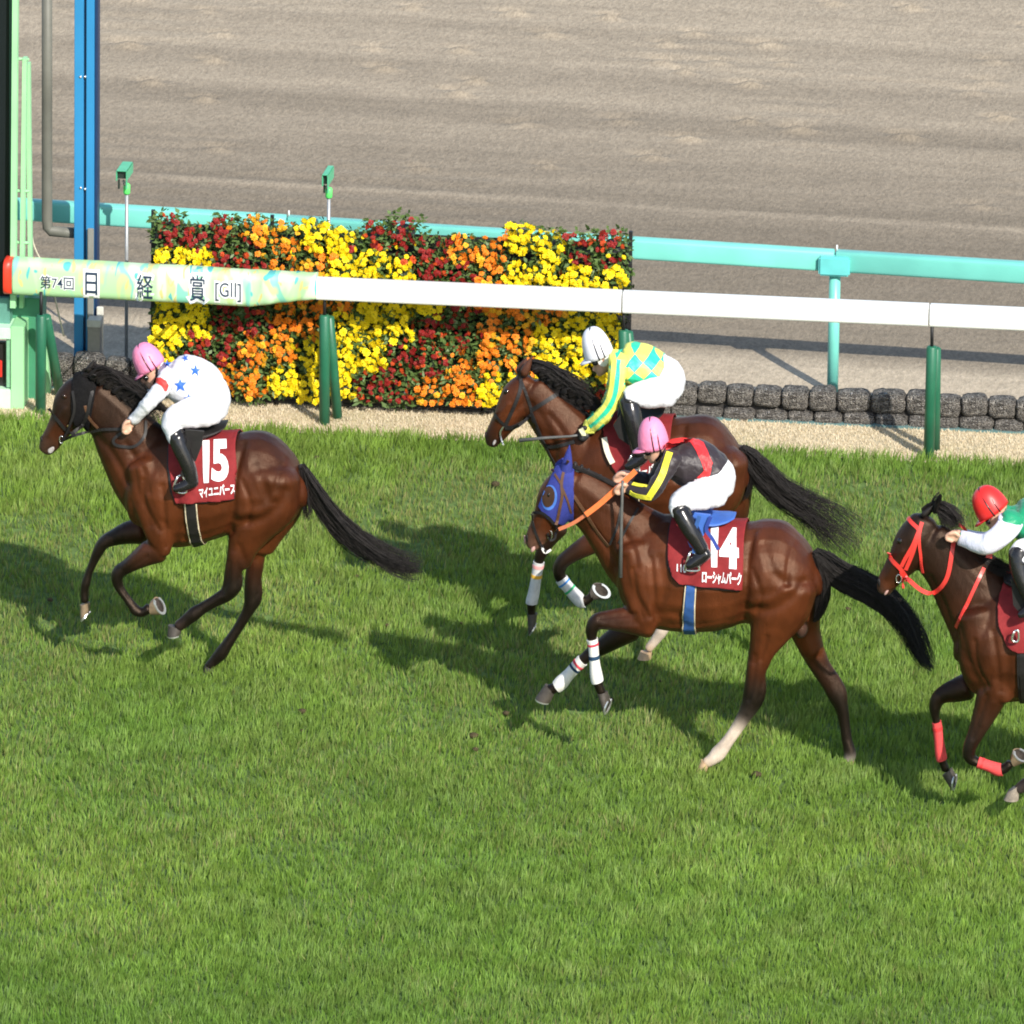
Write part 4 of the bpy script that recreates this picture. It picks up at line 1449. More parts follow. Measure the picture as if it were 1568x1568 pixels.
    hoof(root, L15, Y0 - .14, (795, 935), (900, 955), (885, 1004), (788, 1012), HOOF, .035, .05)
    hoof(root, L15, Y0 + .14, (1062, 1222), (1138, 1258), (1122, 1292), (1042, 1306), HOOF, .035, .05)
    hoof(root, L15, Y0 - .15, (672, 862), (668, 762), (700, 732), (760, 862), mat('tan_horn', (.20, .145, .09), .5, .4, .2, 30), .036, .050, .42)
    hoof(root, L15, Y0 + .15, (155, 788), (226, 770), (222, 835), (160, 905), mat('tan_horn', (.22, .16, .10), .5), .034, .042, .2)
    hair('tail', [(1090, 505, 16), (1125, 570, 26), (1180, 660, 34), (1250, 740, 38), (1330, 800, 36), (1410, 845, 32), (1480, 872, 26), (1540, 880, 16)], A, 2.376, Y0, HAIR, root, 520, .035, 3, 1.6, .0033)
    hair('tail', [(1098, 520, 12), (1112, 590, 18), (1120, 650, 20), (1125, 710, 14)], A, 2.376, Y0 - .02, HAIR, root, 110, .03, 4, .9, .004)
    m1 = hair('mane', [(300, 175, 14), (350, 168, 26), (410, 195, 32), (470, 240, 38), (530, 300, 36), (590, 345, 22)], A, 2.376, Y0 - .02, HAIR, root, 420, .045, 5, 1.7, .004, 10)
    for k, dx in enumerate((0, 25, 50, 80, 110, 140, 170, 200)):
        hair('mane_lock', [(330 + dx, 190 + dx * .62, 12), (365 + dx * 1.02, 165 + dx * .62, 16), (410 + dx, 175 + dx * .66, 14), (450 + dx, 210 + dx * .66, 8)], A, 2.376, Y0 - .06, HAIR, m1, 60, .03, 20 + k, 1.2, .004, 8)
    ear(root, A, (318, 165), (345, 118), 5, Y0 - .05, HAIR)
    ear(root, A, (330, 165), (352, 122), 5, Y0 + .05, HAIR)
    # black hood over the cheeks and ears, bridle
    net = mat('black_hood', (.008, .0075, .008), .85, .12, .3, 60, .4, 400)
    hood = shell('hood', body.data, None, net, root, .008, .005, 0, None, xz_of([(300, 130), (362, 165), (345, 260), (325, 385), (282, 392), (262, 330), (262, 250), (266, 170)], A, Y0 - .08))
    blob('eye', *A(236, 254), .014, .016, Y0, .012, mat('eye_brown', (.03, .012, .006), .1), root, .4, bv, -.3)
    blob('nostril', *A(152, 412), .010, .022, Y0, .01, nostril, root, .3, bv)
    blob('muzzle_patch', *A(185, 447), .02, .032, Y0, .012, mat('grey_muzzle', (.36, .33, .32), .6, .3, .3, 50), root, -.5, bv, .6)
    bt = strap('bridle', [(345, 175), (330, 270), (312, 340), (262, 392)], leather, root, .022, bv, Y0 - .1, .016, crop=A)
    strap('noseband', [(178, 298), (205, 330), (238, 372), (262, 388)], leather, bt, .02, bv, Y0 - .1, .010, crop=A)
    strap('cheekpiece', [(268, 235), (272, 300), (250, 360), (222, 410)], leather, bt, .016, bv, Y0 - .1, .02, crop=A)
    strap('throat_strap', [(308, 285), (330, 335), (360, 368)], brownl, bt, .018, bv, Y0 - .1, .012, crop=A)
    strap('rein', [(226, 408), (300, 388), (360, 372), (440, 372), (470, 366)], leather, bt, .018, bv, Y0 - .16, .02, crop=A)
    strap('rein', [(452, 380), (415, 410), (430, 432), (490, 436), (525, 400), (528, 345)], leather, bt, .018, bv, Y0 - .17, .014, crop=A)
    bit('bit_ring', A, 222, 408, .012, .024, bv, Y0, root, metal)
    blob('buckle', *A(250, 362), .012, .012, Y0, .006, mat('brass', (.6, .38, .12), .3, metal=.9), root, 0, bv, -.8)
    blob('buckle', *A(310, 290), .008, .018, Y0, .006, metal, root, 0, bv, -.8)
    pad = shell('saddle_pad', body.data, None, leather, root, .009, .004, 0, None, xz_of([(925, 660), (928, 800), (940, 960), (965, 1100), (1000, 1176), (1399, 1148), (1365, 690)], A2, Y0 - .27))
    cl, cb = cloth_set(root, body, [(932, 690), (938, 820), (952, 960), (980, 1110), (1002, 1168), (1402, 1136), (1366, 684)], A2, Y0, maroon)
    text_decal('cloth_number', '1', [A2(*p) for p in ((1176, 768), (1222, 765), (1222, 1042), (1186, 1045))], cb, printw, cl, .011, .045, None, Y0 - .3)
    text_decal('cloth_number', '5', [A2(*p) for p in ((1240, 762), (1345, 758), (1356, 1030), (1238, 1040))], cb, printw, cl, .011, .045, None, Y0 - .3)
    text_decal('cloth_name', 'マイユニバース', [A2(*p) for p in ((1150, 1075), (1386, 1042), (1390, 1115), (1155, 1145))], cb, printw, cl, .011, .03, None, Y0 - .3)
    saddle(root, [(935, 620, 40, .13), (1000, 665, 60, .15), (1100, 690, 55, .16), (1200, 690, 45, .16), (1290, 668, 28, .13), (1335, 650, 16, .09)], A2, 4.3556, Y0, leather, [(1060, 690), (1185, 700), (1170, 800), (1130, 900), (1085, 880)])
    girth(root, body, A2, Y0, ((1065, 1120), (1091, 1580)), ((1128, 1110), (1154, 1580)), leather, cream)
    return root
horse_15()

# ---- horse 14, the nearest, with the blue hood
def horse_14():
    Y0 = -4.81
    BY, RD, DK, K = (.088, .0245, .0088), (.115, .033, .0115), (.024, .011, .0075), BLK
    trunk = [(396, 590, 70, .13), (412, 598, 115, .18), (445, 600, 158, .22), (500, 604, 198, .255), (570, 608, 213, .285), (650, 615, 212, .305), (740, 622, 203, .315),
             (800, 618, 195, .31), (860, 610, 186, .30), (930, 608, 195, .30), (1000, 608, 186, .29), (1055, 618, 152, .26), (1095, 626, 108, .21), (1118, 636, 58, .13)]
    P = [('trunk', trunk, Dc, 2.376, 0, [BY, BY, RD, RD, BY, BY, BY], 1, True),
         ('neck', [(232, 318, 92, .08), (280, 345, 96, .092), (335, 385, 105, .11), (400, 450, 125, .14), (460, 510, 150, .18), (520, 560, 165, .2)], Dc, 2.376, 0, [BY, BY, BY, BY], 1, False),
         ('head', [(210, 250, 48, .075), (195, 300, 72, .095), (172, 352, 76, .095), (143, 405, 58, .08), (117, 448, 46, .062), (97, 485, 40, .055), (86, 512, 28, .045)], Dc, 2.376, 0, [BY, BY, BY, BY, (.12, .06, .04), (.12, .07, .055)], 1, False),
         ('shoulder', [(450, 520, 60, .08), (480, 620, 85, .10), (510, 730, 80, .09)], Dc, 2.376, -.16, [BY, RD], 1, False),
         ('shoulder2', [(450, 520, 60, .08), (480, 620, 85, .10), (510, 730, 80, .09)], Dc, 2.376, .16, [BY, RD], 1, False),
         ('fore_near', [(985, 790, 115, .095), (900, 785, 100, .085), (800, 780, 86, .07), (690, 782, 66, .058), (615, 795, 58, .055), (582, 850, 46, .050), (583, 905, 36, .038), (592, 960, 30, .032), (602, 1080, 30, .032), (615, 1180, 38, .040), (630, 1240, 34, .036), (650, 1290, 34, .034)], Fc, 4.6125, -.15, [BY, (.05, .018, .010), DK, DK, K, K, K, K, K, K, K, K], 1, False),
         ('fore_far', [(860, 840, 90, .085), (760, 900, 78, .072), (660, 965, 62, .056), (585, 1010, 50, .048), (540, 1045, 42, .042), (480, 1100, 36, .034), (420, 1165, 36, .034), (365, 1225, 44, .042), (325, 1258, 38, .036), (285, 1275, 40, .036)], Fc, 4.6125, .15, [DK, K, K, K, K, K, K, K, K, K], 1, False),
         ('thigh', [(740, 400, 165, .17), (690, 540, 165, .15), (640, 660, 118, .115), (595, 770, 74, .085), (570, 850, 60, .07)], Gc, 3.5636, -.13, [BY, RD, RD, BY, BY], 1, False),
         ('hind_near', [(570, 840, 58, .068), (555, 930, 53, .058), (545, 1000, 54, .056), (535, 1060, 54, .054), (500, 1125, 42, .044), (450, 1205, 35, .035), (400, 1275, 36, .034), (355, 1332, 43, .042), (320, 1365, 34, .036), (290, 1385, 30, .034)], Gc, 3.5636, -.14, [(.06, .018, .008), DK, K, K, (.06, .05, .045), SOCK, SOCK, SOCK, SOCK, (.66, .52, .36)], 1, False),
         ('thigh2', [(780, 400, 150, .17), (800, 540, 130, .14), (830, 660, 85, .10), (870, 770, 66, .08)], Gc, 3.5636, .13, [BY, RD, RD, RD], 1, False),
         ('hind_far', [(865, 760, 66, .075), (915, 860, 56, .06), (965, 940, 52, .054), (1000, 1010, 50, .052), (1030, 1085, 38, .042), (1045, 1170, 31, .034), (1058, 1260, 30, .033), (1075, 1330, 35, .040), (1070, 1365, 32, .036)], Gc, 3.5636, .14, [(.06, .02, .01), DK, DK, K, K, K, K, K, (.66, .6, .54)], 1, False),
         ('elbow', [(485, 640, 75, .07), (498, 750, 60, .065), (502, 822, 26, .05)], Dc, 2.376, -.19, [BY, BY, BY], 1, False),
         ('hock_near', [(600, 850, 7, .02), (602, 960, 17, .03), (594, 1020, 20, .034), (575, 1070, 17, .03)], Gc, 3.5636, -.14, [BY, DK, K, K], 1, False),
         ('hock_far', [(965, 850, 7, .02), (1018, 945, 17, .03), (1040, 1000, 19, .034), (1048, 1050, 15, .03)], Gc, 3.5636, .14, [BY, DK, DK, DK], 1, False),
         ('sheath', [(790, 620, 40, .04), (810, 665, 34, .045), (800, 690, 20, .03)], Gc, 3.5636, 0, [(.05, .04, .038)], 1, False)]
    ln = lambda pts, w, d, cr=Dc: ([cr(*p) for p in pts], w, d)
    lines = [ln([(890, 460), (868, 560), (862, 690), (855, 780)], 6, -.022), ln([(925, 510), (955, 600), (1010, 655)], 7, -.012), ln([(870, 745), (955, 745), (1035, 695), (1075, 640)], 7, -.014), ln([(880, 715), (955, 705), (1010, 668)], 7, .010),
             ln([(545, 560), (565, 660), (540, 750)], 8, -.012), ln([(415, 560), (435, 660), (490, 770)], 7, -.012), ln([(480, 580), (490, 680), (520, 770)], 14, .014), ln([(300, 450), (355, 520), (385, 590)], 6, -.012), ln([(250, 290), (340, 350), (440, 430)], 9, .008),
             ln([(900, 480), (930, 590), (900, 690)], 12, .012), ln([(540, 770), (600, 760), (640, 790)], 7, -.010), ln([(830, 820), (850, 700)], 5, -.006), ln([(1050, 470), (1020, 560), (1010, 650)], 5, -.012), ln([(240, 400), (225, 440)], 6, -.01), ln([(450, 600), (465, 690), (510, 770)], 4, -.010), ln([(515, 560), (525, 680), (530, 790)], 4, -.010), ln([(885, 600), (915, 690), (900, 760)], 4, -.010), ln([(580, 810), (680, 808), (790, 790)], 3, .005), ln([(400, 440), (450, 520), (465, 590)], 5, -.010),
             ln([(150, 380), (120, 430), (95, 475)], 4, .007), ln([(215, 430), (190, 462), (160, 475)], 4, -.008), ln([(85, 520), (125, 500)], 2.5, -.007), ln([(880, 740), (760, 755), (640, 770)], 4, -.008, Fc), ln([(900, 830), (780, 830), (660, 820)], 4, .006, Fc), ln([(560, 800), (545, 950), (520, 1040)], 4, -.008, Gc), ln([(620, 700), (590, 820)], 4, -.010, Gc), ln([(505, 1130), (390, 1300)], 2.5, -.006, Gc)]
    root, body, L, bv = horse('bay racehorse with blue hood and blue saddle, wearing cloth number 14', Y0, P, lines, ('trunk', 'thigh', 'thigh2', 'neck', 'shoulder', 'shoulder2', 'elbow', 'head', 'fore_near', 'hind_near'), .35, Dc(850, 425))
    hoof(root, Fc, Y0 - .15, (620, 1300), (692, 1285), (706, 1335), (672, 1445), HOOF, .036, .05, .3)
    hoof(root, Fc, Y0 + .15, (252, 1232), (325, 1290), (290, 1362), (183, 1332), HOOF, .036, .05)
    hoof(root, Gc, Y0 - .14, (262, 1365), (308, 1397), (293, 1428), (236, 1428), PALEHOOF, .034, .046, 0, False)
    hoof(root, Gc, Y0 + .14, (1030, 1372), (1104, 1368), (1085, 1403), (1015, 1417), PALEHOOF, .034, .046, 0, False)
    wb = mat('white_bandage', (.74, .72, .68), .85, .2, .06, 40, .4, 300)
    wr = mat('red_stripe', (.62, .06, .09), .8, .2, .05)
    wn_ = mat('navy_stripe', (.02, .05, .10), .8, .2, .05)
    for leg, c0, c1, s1, s2 in (('fore_near', 6.2, 9.7, 6.75, 7.6), ('fore_far', 4.4, 7.8, 4.85, 5.3)):
        k = (len(L[leg].c) - 1) / 5
        o = wrap(L[leg], c0 / k, c1 / k, wb, root)
        wrap(L[leg], s1 / k, (s1 + .2) / k, wr, o, 'stripe', .0085)
        wrap(L[leg], s2 / k, (s2 + .15) / k, wn_, o, 'stripe', .0085)
    hair('tail', [(1105, 535, 18), (1150, 572, 36), (1205, 622, 44), (1290, 660, 46), (1370, 715, 42), (1430, 780, 36), (1475, 850, 28), (1505, 920, 18), (1545, 965, 8)], Dc, 2.376, Y0, HAIR, root, 620, .035, 6, 1.6, .0033)
    hair('tail', [(1112, 545, 18), (1135, 620, 32), (1140, 690, 30), (1125, 760, 16), (1105, 790, 6)], Dc, 2.376, Y0 - .01, HAIR, root, 240, .03, 7, .8, .004)
    # plaited mane: a row of knots along the crest
    for k in range(13):
        t = k / 12
        x, y = 240 + 260 * t, 215 + 118 * t + 12 * math.sin(t * 3)
        blob('mane_plait', *Dc(x, y + 3), .012 + .006 * random.random(), .020 + .010 * random.random(), Y0, .02, HAIR, root, random.uniform(-.6, .6), None, 0)
    hair('mane', [(225, 222, 7), (300, 250, 8), (380, 288, 8), (450, 322, 8), (520, 350, 6)], Dc, 2.376, Y0 - .01, HAIR, root, 160, .02, 61, 1.2, .004, 10)
    blue = mat('blue_hood', (.030, .040, .22), .75, .25, .12, 30, .3, 400)
    rim = mat('blue_rim', (.06, .16, .50), .7, .25, .1)
    hood = shell('hood', body.data, None, blue, root, .008, .005, 0, None, xz_of([(186, 205), (226, 218), (236, 330), (232, 448), (195, 445), (140, 412), (108, 372), (128, 320)], Dc, Y0 - .08))
    e = ear(hood, Dc, (203, 268), (219, 145), 9.5, Y0 - .055, blue)
    e.name = 'ear_cover'
    e = ear(hood, Dc, (180, 232), (196, 192), 8, Y0 + .05, blue)
    e.name = 'ear_cover'
    hb = bvh_of(hood)
    oval('eye_rim', Ec, 226, 618, 50, 84, .12, hb, rim, hood, .008, Y0 - .1)
    oval('eye_hole', Ec, 222, 612, 40, 70, .12, hb, mat('brown_eye_patch', (.05, .024, .014), .5, .3, .2), hood, .011, Y0 - .1)
    blob('eye', *Ec(220, 600), .010, .016, Y0, .010, eye, root, 0, hb, -.6)
    blob('nostril', *Ec(75, 890), .009, .026, Y0, .01, nostril, root, .1, bv)
    blob('muzzle_patch', *Ec(60, 900), .008, .03, Y0, .014, pinkskin, root, .1, bv, .3)
    blob('lip_patch', *Ec(115, 960), .013, .026, Y0, .012, pinkskin, root, -.4, bv, .4)
    bt = strap('bridle', [(350, 370), (322, 440), (305, 530), (310, 600), (290, 700), (268, 800)], brownl, root, .018, hb, Y0 - .1, .008, crop=Ec)
    strap('browband', [(240, 425), (275, 480), (305, 530)], brownl, bt, .014, hb, Y0 - .1, .009, crop=Ec)
    strap('cheekpiece', [(305, 540), (345, 640), (385, 760)], brownl, bt, .013, hb, Y0 - .1, .009, crop=Ec)
    strap('noseband', [(110, 725), (170, 715), (215, 740), (265, 800), (285, 840)], leather, bt, .018, bv, Y0 - .1, .016, crop=Ec)
    strap('nose_strap', [(108, 730), (135, 850), (165, 930), (205, 985)], leather, bt, .014, bv, Y0 - .1, .008, crop=Ec)
    strap('bit_strap', [(210, 850), (225, 900), (262, 890), (268, 830)], leather, bt, .014, bv, Y0 - .1, .012, crop=Ec)
    bit('bit_ring', Ec, 222, 862, .013, .030, bv, Y0, root, metal)
    strap('chin_guard', [(170, 940), (195, 985), (235, 965)], wb, root, .014, bv, Y0 - .1, .008, crop=Ec)
    orange = mat('orange_rein', (.72, .17, .045), .6, .3, .08, 40)
    strap('rein', [(285, 830), (380, 790), (470, 730)], mat('tan_rein', (.45, .13, .05), .6), bt, .022, None, Y0 - .16, .0, free=True, crop=Ec)
    strap('rein', [(465, 733), (560, 660), (660, 570), (800, 440)], orange, bt, .034, None, Y0 - .18, .0, free=True, crop=Ec)
    strap('martingale', [(385, 600), (480, 740), (560, 860), (625, 940)], brownl, bt, .02, bv, Y0 - .2, .008, crop=Ec)
    strap('martingale', [(630, 930), (680, 800), (705, 640), (700, 560)], leather, bt, .014, bv, Y0 - .2, .008, crop=Ec)
    strap('martingale', [(690, 920), (750, 800), (815, 690)], leather, bt, .014, bv, Y0 - .2, .008, crop=Ec)
    pad = shell('saddle_pad', body.data, None, leather, root, .009, .004, 0, None, xz_of([(1045, 735), (1002, 880), (1010, 1060), (1040, 1140), (1095, 1192), (1490, 1232), (1512, 770)], Ec, Y0 - .27))
    cl, cb = cloth_set(root, body, [(1052, 720), (1022, 800), (1010, 890), (1012, 980), (1024, 1060), (1052, 1130), (1102, 1182), (1506, 1218), (1518, 760)], Ec, Y0, maroon)
    q = lambda *a: [Ec(*p) for p in a]
    text_decal('cloth_number', '1', q((1300, 830), (1352, 822), (1342, 1085), (1302, 1085)), cb, printw, cl, .011, .045, None, Y0 - .3)
    text_decal('cloth_number', '4', q((1362, 824), (1488, 828), (1486, 1100), (1356, 1088)), cb, printw, cl, .011, .05, None, Y0 - .3)
    text_decal('cloth_name', 'ローシャムパーク', q((1246, 1105), (1502, 1120), (1498, 1205), (1244, 1190)), cb, printw, cl, .011, .03, None, Y0 - .3)
    text_decal('weight_mark', '110', q((1075, 1062), (1135, 1070), (1135, 1122), (1075, 1110)), cb, printw, cl, .011, .02, None, Y0 - .3)
    sblue = mat('blue_saddle', (.05, .14, .48), .5, .4, .1, 20)
    deepb = mat('deep_blue_saddle', (.025, .055, .28), .5, .4, .1, 20)
    saddle(root, [(1075, 715, 45, .13), (1150, 735, 55, .15), (1230, 745, 45, .16), (1330, 758, 34, .15), (1410, 750, 26, .12), (1462, 738, 10, .07)], Ec, 4.3556, Y0, sblue, [(1190, 722), (1300, 735), (1275, 830), (1235, 900), (1200, 960), (1160, 950), (1120, 850)], sblue)
    strap('saddle_flap', [(1300, 745), (1270, 830), (1310, 890), (1350, 965)], deepb, root, .022, None, Y0 - .345, free=True, crop=Ec)
    girth(root, body, Ec, Y0, ((1145, 1150), (1096, 1620)), ((1200, 1160), (1172, 1620)), mat('blue_girth', (.035, .10, .30), .6, .3, .15, 30), cream)
    return root
horse_14()

# ---- the horse behind, ridden by the white cap
def horse_white_cap():
    Y0 = -2.85
    BY, RD, DK, K = (.082, .0235, .0090), (.102, .030, .0115), (.024, .012, .008), BLK
    f = 2.529 / 2.376
    trunk = [(395, 600, 70, .13), (420, 595, 125, .18), (460, 595, 170, .22), (520, 600, 205, .255), (590, 608, 222, .285), (680, 615, 222, .305), (770, 615, 215, .31),
             (840, 605, 212, .30), (900, 600, 212, .30), (955, 602, 196, .29), (1005, 610, 152, .26), (1038, 615, 105, .2), (1058, 622, 55, .12)]
    P = [('trunk', trunk, B, 2.529, 0, [BY, BY, BY, BY, BY, BY, BY], 1, True),
         ('neck', [(425, 560, 132, .08), (500, 640, 150, .095), (590, 740, 172, .12), (690, 850, 200, .15), (790, 960, 240, .19)], Cc, 4.612, 0, [BY, BY, BY], 1, False),
         ('head', [(392, 470, 70, .07), (345, 560, 112, .095), (305, 655, 118, .095), (252, 745, 96, .08), (203, 818, 80, .064), (168, 875, 68, .056), (152, 915, 48, .045)], Cc, 4.612, 0, [BY, BY, RD, BY, DK, (.05, .03, .025)], 1, False),
         ('fore_near', [(640, 850, 90, .09), (560, 890, 84, .08), (460, 945, 68, .065), (370, 1000, 54, .054), (305, 1055, 48, .052), (288, 1120, 42, .044), (310, 1170, 36, .036), (355, 1225, 33, .033), (405, 1280, 38, .038), (440, 1312, 36, .038), (480, 1300, 30, .032), (515, 1262, 30, .032)], Ec, 4.3556, -.15, [BY, BY, (.05, .02, .012), DK, K, K, K, K, K, K, K, K], 1, False),
         ('fore_far', [(330, 120, 90, .08), (270, 220, 60, .06), (225, 310, 44, .048), (208, 370, 34, .038), (190, 480, 30, .033), (172, 590, 34, .036), (158, 650, 36, .038), (155, 710, 30, .032), (158, 750, 30, .032)], Fc, 4.6125, .15, [DK, K, K, K], 1, False),
         ('thigh', [(955, 560, 125, .17), (930, 680, 130, .15), (890, 790, 90, .11), (870, 880, 62, .08)], B, 2.529, -.13, [BY, BY, BY, DK], 1, False),
         ('hind_near', [(1064, 815, 24, .08), (1052, 850, 15, .06), (1046, 890, 13, .055), (1035, 925, 11, .05), (1022, 952, 9, .042), (1012, 968, 9.5, .04), (1002, 982, 7.5, .034), (993, 993, 7, .034)], lambda x, y: (x, y), 1, -.14, [DK, DK, K, (.1, .08, .07), SOCK, SOCK, SOCK, (.66, .5, .36)], 1, False),
         ('thigh2', [(970, 560, 115, .17), (985, 680, 110, .14), (1000, 790, 80, .10)], B, 2.529, .13, [BY, BY, DK], 1, False),
         ('hind_far', [(1115, 800, 26, .08), (1142, 850, 16, .06), (1160, 890, 12, .052), (1166, 920, 9, .042), (1166, 955, 8, .036), (1162, 975, 8, .04), (1158, 990, 7.5, .034)], lambda x, y: (x, y), 1, .14, [DK, DK, K, K], 1, False)]
    ln = lambda pts, w, d, cr=B: ([cr(*p) for p in pts], w, d)
    lines = [ln([(830, 440), (815, 540), (805, 640)], 6, -.016), ln([(200, 420), (300, 480), (330, 560)], 6, -.008), ln([(960, 460), (985, 560), (960, 680)], 7, -.010), ln([(430, 640), (520, 760), (600, 960)], 7, -.010, Cc), ln([(480, 470), (620, 600), (760, 720)], 9, .008, Cc),
             ln([(300, 700), (370, 640), (400, 560)], 5, -.008, Cc), ln([(200, 740), (270, 640)], 4, .008, Cc), ln([(160, 935), (215, 905)], 2.5, -.007, Cc), ln([(350, 800), (420, 720), (430, 640)], 4, -.008, Cc), ln([(560, 720), (640, 820), (700, 960)], 5, -.010, Cc), ln([(880, 500), (900, 580), (880, 650)], 5, -.010), ln([(1000, 480), (1020, 560), (1010, 640)], 4, -.010)]
    root, body, L, bv = horse('bay racehorse running on the far side, half hidden behind the blue hooded horse', Y0, P, lines, ('trunk', 'thigh', 'thigh2', 'neck', 'head'), .45, B(850, 390))
    hoof(root, Ec, Y0 - .15, (530, 1300), (502, 1222), (535, 1185), (600, 1292), HOOF, .036, .055, 1.0)
    hoof(root, Fc, Y0 + .15, (125, 735), (198, 735), (190, 800), (135, 888), HOOF, .034, .046)
    hoof(root, Fc, Y0 - .14, (925, 1000), (1008, 1010), (1000, 1056), (903, 1052), PALEHOOF, .034, .046, 0, False)
    hoof(root, lambda x, y: (x, y), Y0 + .14, (1150, 992), (1166, 992), (1165, 1003), (1146, 1005), HOOF, .034, .046, 0, False)
    wb = mat('grey_white_bandage', (.60, .60, .60), .85, .2, .12, 40, .4, 300)
    for leg, c0, c1, ss in (('fore_near', 5.8, 9.3, ((6.2, (.05, .22, .55)), (7.0, (.05, .38, .16)))), ('fore_far', 3.0, 6.2, ((3.25, (.75, .35, .35)), (3.75, (.80, .45, .06))))):
        k = (len(L[leg].c) - 1) / 5
        o = wrap(L[leg], c0 / k, c1 / k, wb, root)
        for s1, c in ss:
            wrap(L[leg], s1 / k, (s1 + .22) / k, mat('stripe_%d%d' % (c[0] * 100, c[1] * 100), c, .8, .2, .05), o, 'stripe', .0085)
    hair('tail', [(1045, 520, 18), (1085, 560, 34), (1130, 620, 46), (1200, 690, 46), (1280, 745, 46), (1360, 800, 46), (1430, 860, 42), (1500, 930, 34)], B, 2.529, Y0, HAIR, root, 420, .04, 8, 2.2, .0032)
    hair('tail', [(1050, 530, 14), (1072, 610, 30), (1065, 680, 22), (1045, 720, 10)], B, 2.529, Y0 - .02, HAIR, root, 130, .03, 9, .9, .004)
    m1 = hair('mane', [(420, 350, 30), (520, 400, 55), (620, 480, 80), (720, 560, 90), (820, 640, 80), (900, 720, 40)], Cc, 4.612, Y0 - .0, HAIR, root, 480, .045, 10, 1.7, .004, 10)
    for k in range(8):
        dx = k * 52
        hair('mane_lock', [(440 + dx, 400 + dx * .72, 24), (500 + dx, 380 + dx * .7, 34), (570 + dx, 420 + dx * .72, 30), (620 + dx, 490 + dx * .7, 14)], Cc, 4.612, Y0 - .05, HAIR, m1, 60, .03, 40 + k, 1.2, .004, 8)
    ear(root, Cc, (372, 440), (438, 298), 7.5, Y0 - .06, COATEAR)
    ear(root, Cc, (350, 420), (400, 310), 8, Y0 + .05, COATEAR)
    blob('eye', *Cc(258, 560), .020, .022, Y0, .012, eye, root, .6, bv, .75)
    blob('nostril', *Cc(112, 862), .009, .026, Y0, .01, nostril, root, .1, bv)
    blob('muzzle_patch', *Cc(172, 905), .010, .028, Y0, .012, mat('grey_muzzle', (.36, .33, .32), .6), root, -.35, bv, .5)
    bt = strap('bridle', [(335, 390), (362, 480), (345, 570), (290, 700), (245, 800)], leather, root, .022, bv, Y0 - .1, .006, crop=Cc)
    strap('cheekpiece', [(335, 400), (380, 530), (425, 650), (450, 770)], leather, bt, .018, bv, Y0 - .1, .006, crop=Cc)
    strap('noseband', [(165, 670), (185, 720), (225, 770), (280, 800), (360, 760), (430, 715)], leather, bt, .018, bv, Y0 - .1, .006, crop=Cc)
    strap('neck_strap', [(440, 680), (520, 630), (600, 580), (680, 545)], leather, bt, .026, bv, Y0 - .1, .008, crop=Cc)
    strap('rein', [(245, 810), (330, 800), (430, 720)], leather, bt, .018, bv, Y0 - .1, .008, crop=Cc)
    strap('rein', [(470, 800), (540, 930), (640, 930), (740, 905)], leather, bt, .022, bv, Y0 - .14, .010, crop=Cc)
    strap('martingale', [(440, 700), (500, 850), (570, 1000), (620, 1080)], leather, bt, .016, bv, Y0 - .2, .008, crop=Cc)
    o = strap('bit_ring', [(235, 795), (212, 840), (225, 905), (240, 930)], metal, root, .010, bv, Y0 - .1, .010, crop=Cc)
    cl, cb = cloth_set(root, body, [(955, 690), (935, 790), (930, 870), (950, 980), (1010, 1085), (1060, 1150), (1410, 1180), (1405, 715)], Cc, Y0, maroon)
    q = lambda *a: [Cc(*p) for p in a]
    text_decal('cloth_name', 'ローバ', q((1160, 1088), (1302, 1062), (1312, 1130), (1165, 1165)), cb, printw, cl, .011, .03, None, Y0 - .3)
    strap('cloth_edge', [(950, 880), (962, 950), (982, 1010), (1008, 1060)], mat('cream_edge', (.70, .64, .50), .7), cl, .034, cb, Y0 - .3, .010, smooth=6, crop=Cc)
    blob('red_badge', *Cc(1035, 795), .024, .045, Y0, .006, mat('badge_red', (.62, .06, .05), .6), cl, 0, cb, .2)
    saddle(root, [(1060, 690, 40, .13), (1150, 715, 45, .15), (1250, 715, 32, .15), (1340, 700, 18, .12), (1370, 685, 10, .08)], Cc, 4.612, Y0, leather, [(1075, 690), (1190, 710), (1180, 860), (1120, 930), (1050, 880), (1010, 790)])
    girth(root, body, Cc, Y0, ((1110, 1120), (1120, 1640)), ((1180, 1130), (1200, 1640)), leather, cream)
    return root
COATEAR = mat('bay_ear', (.07, .024, .012), .5, .4, .2)
horse_white_cap()

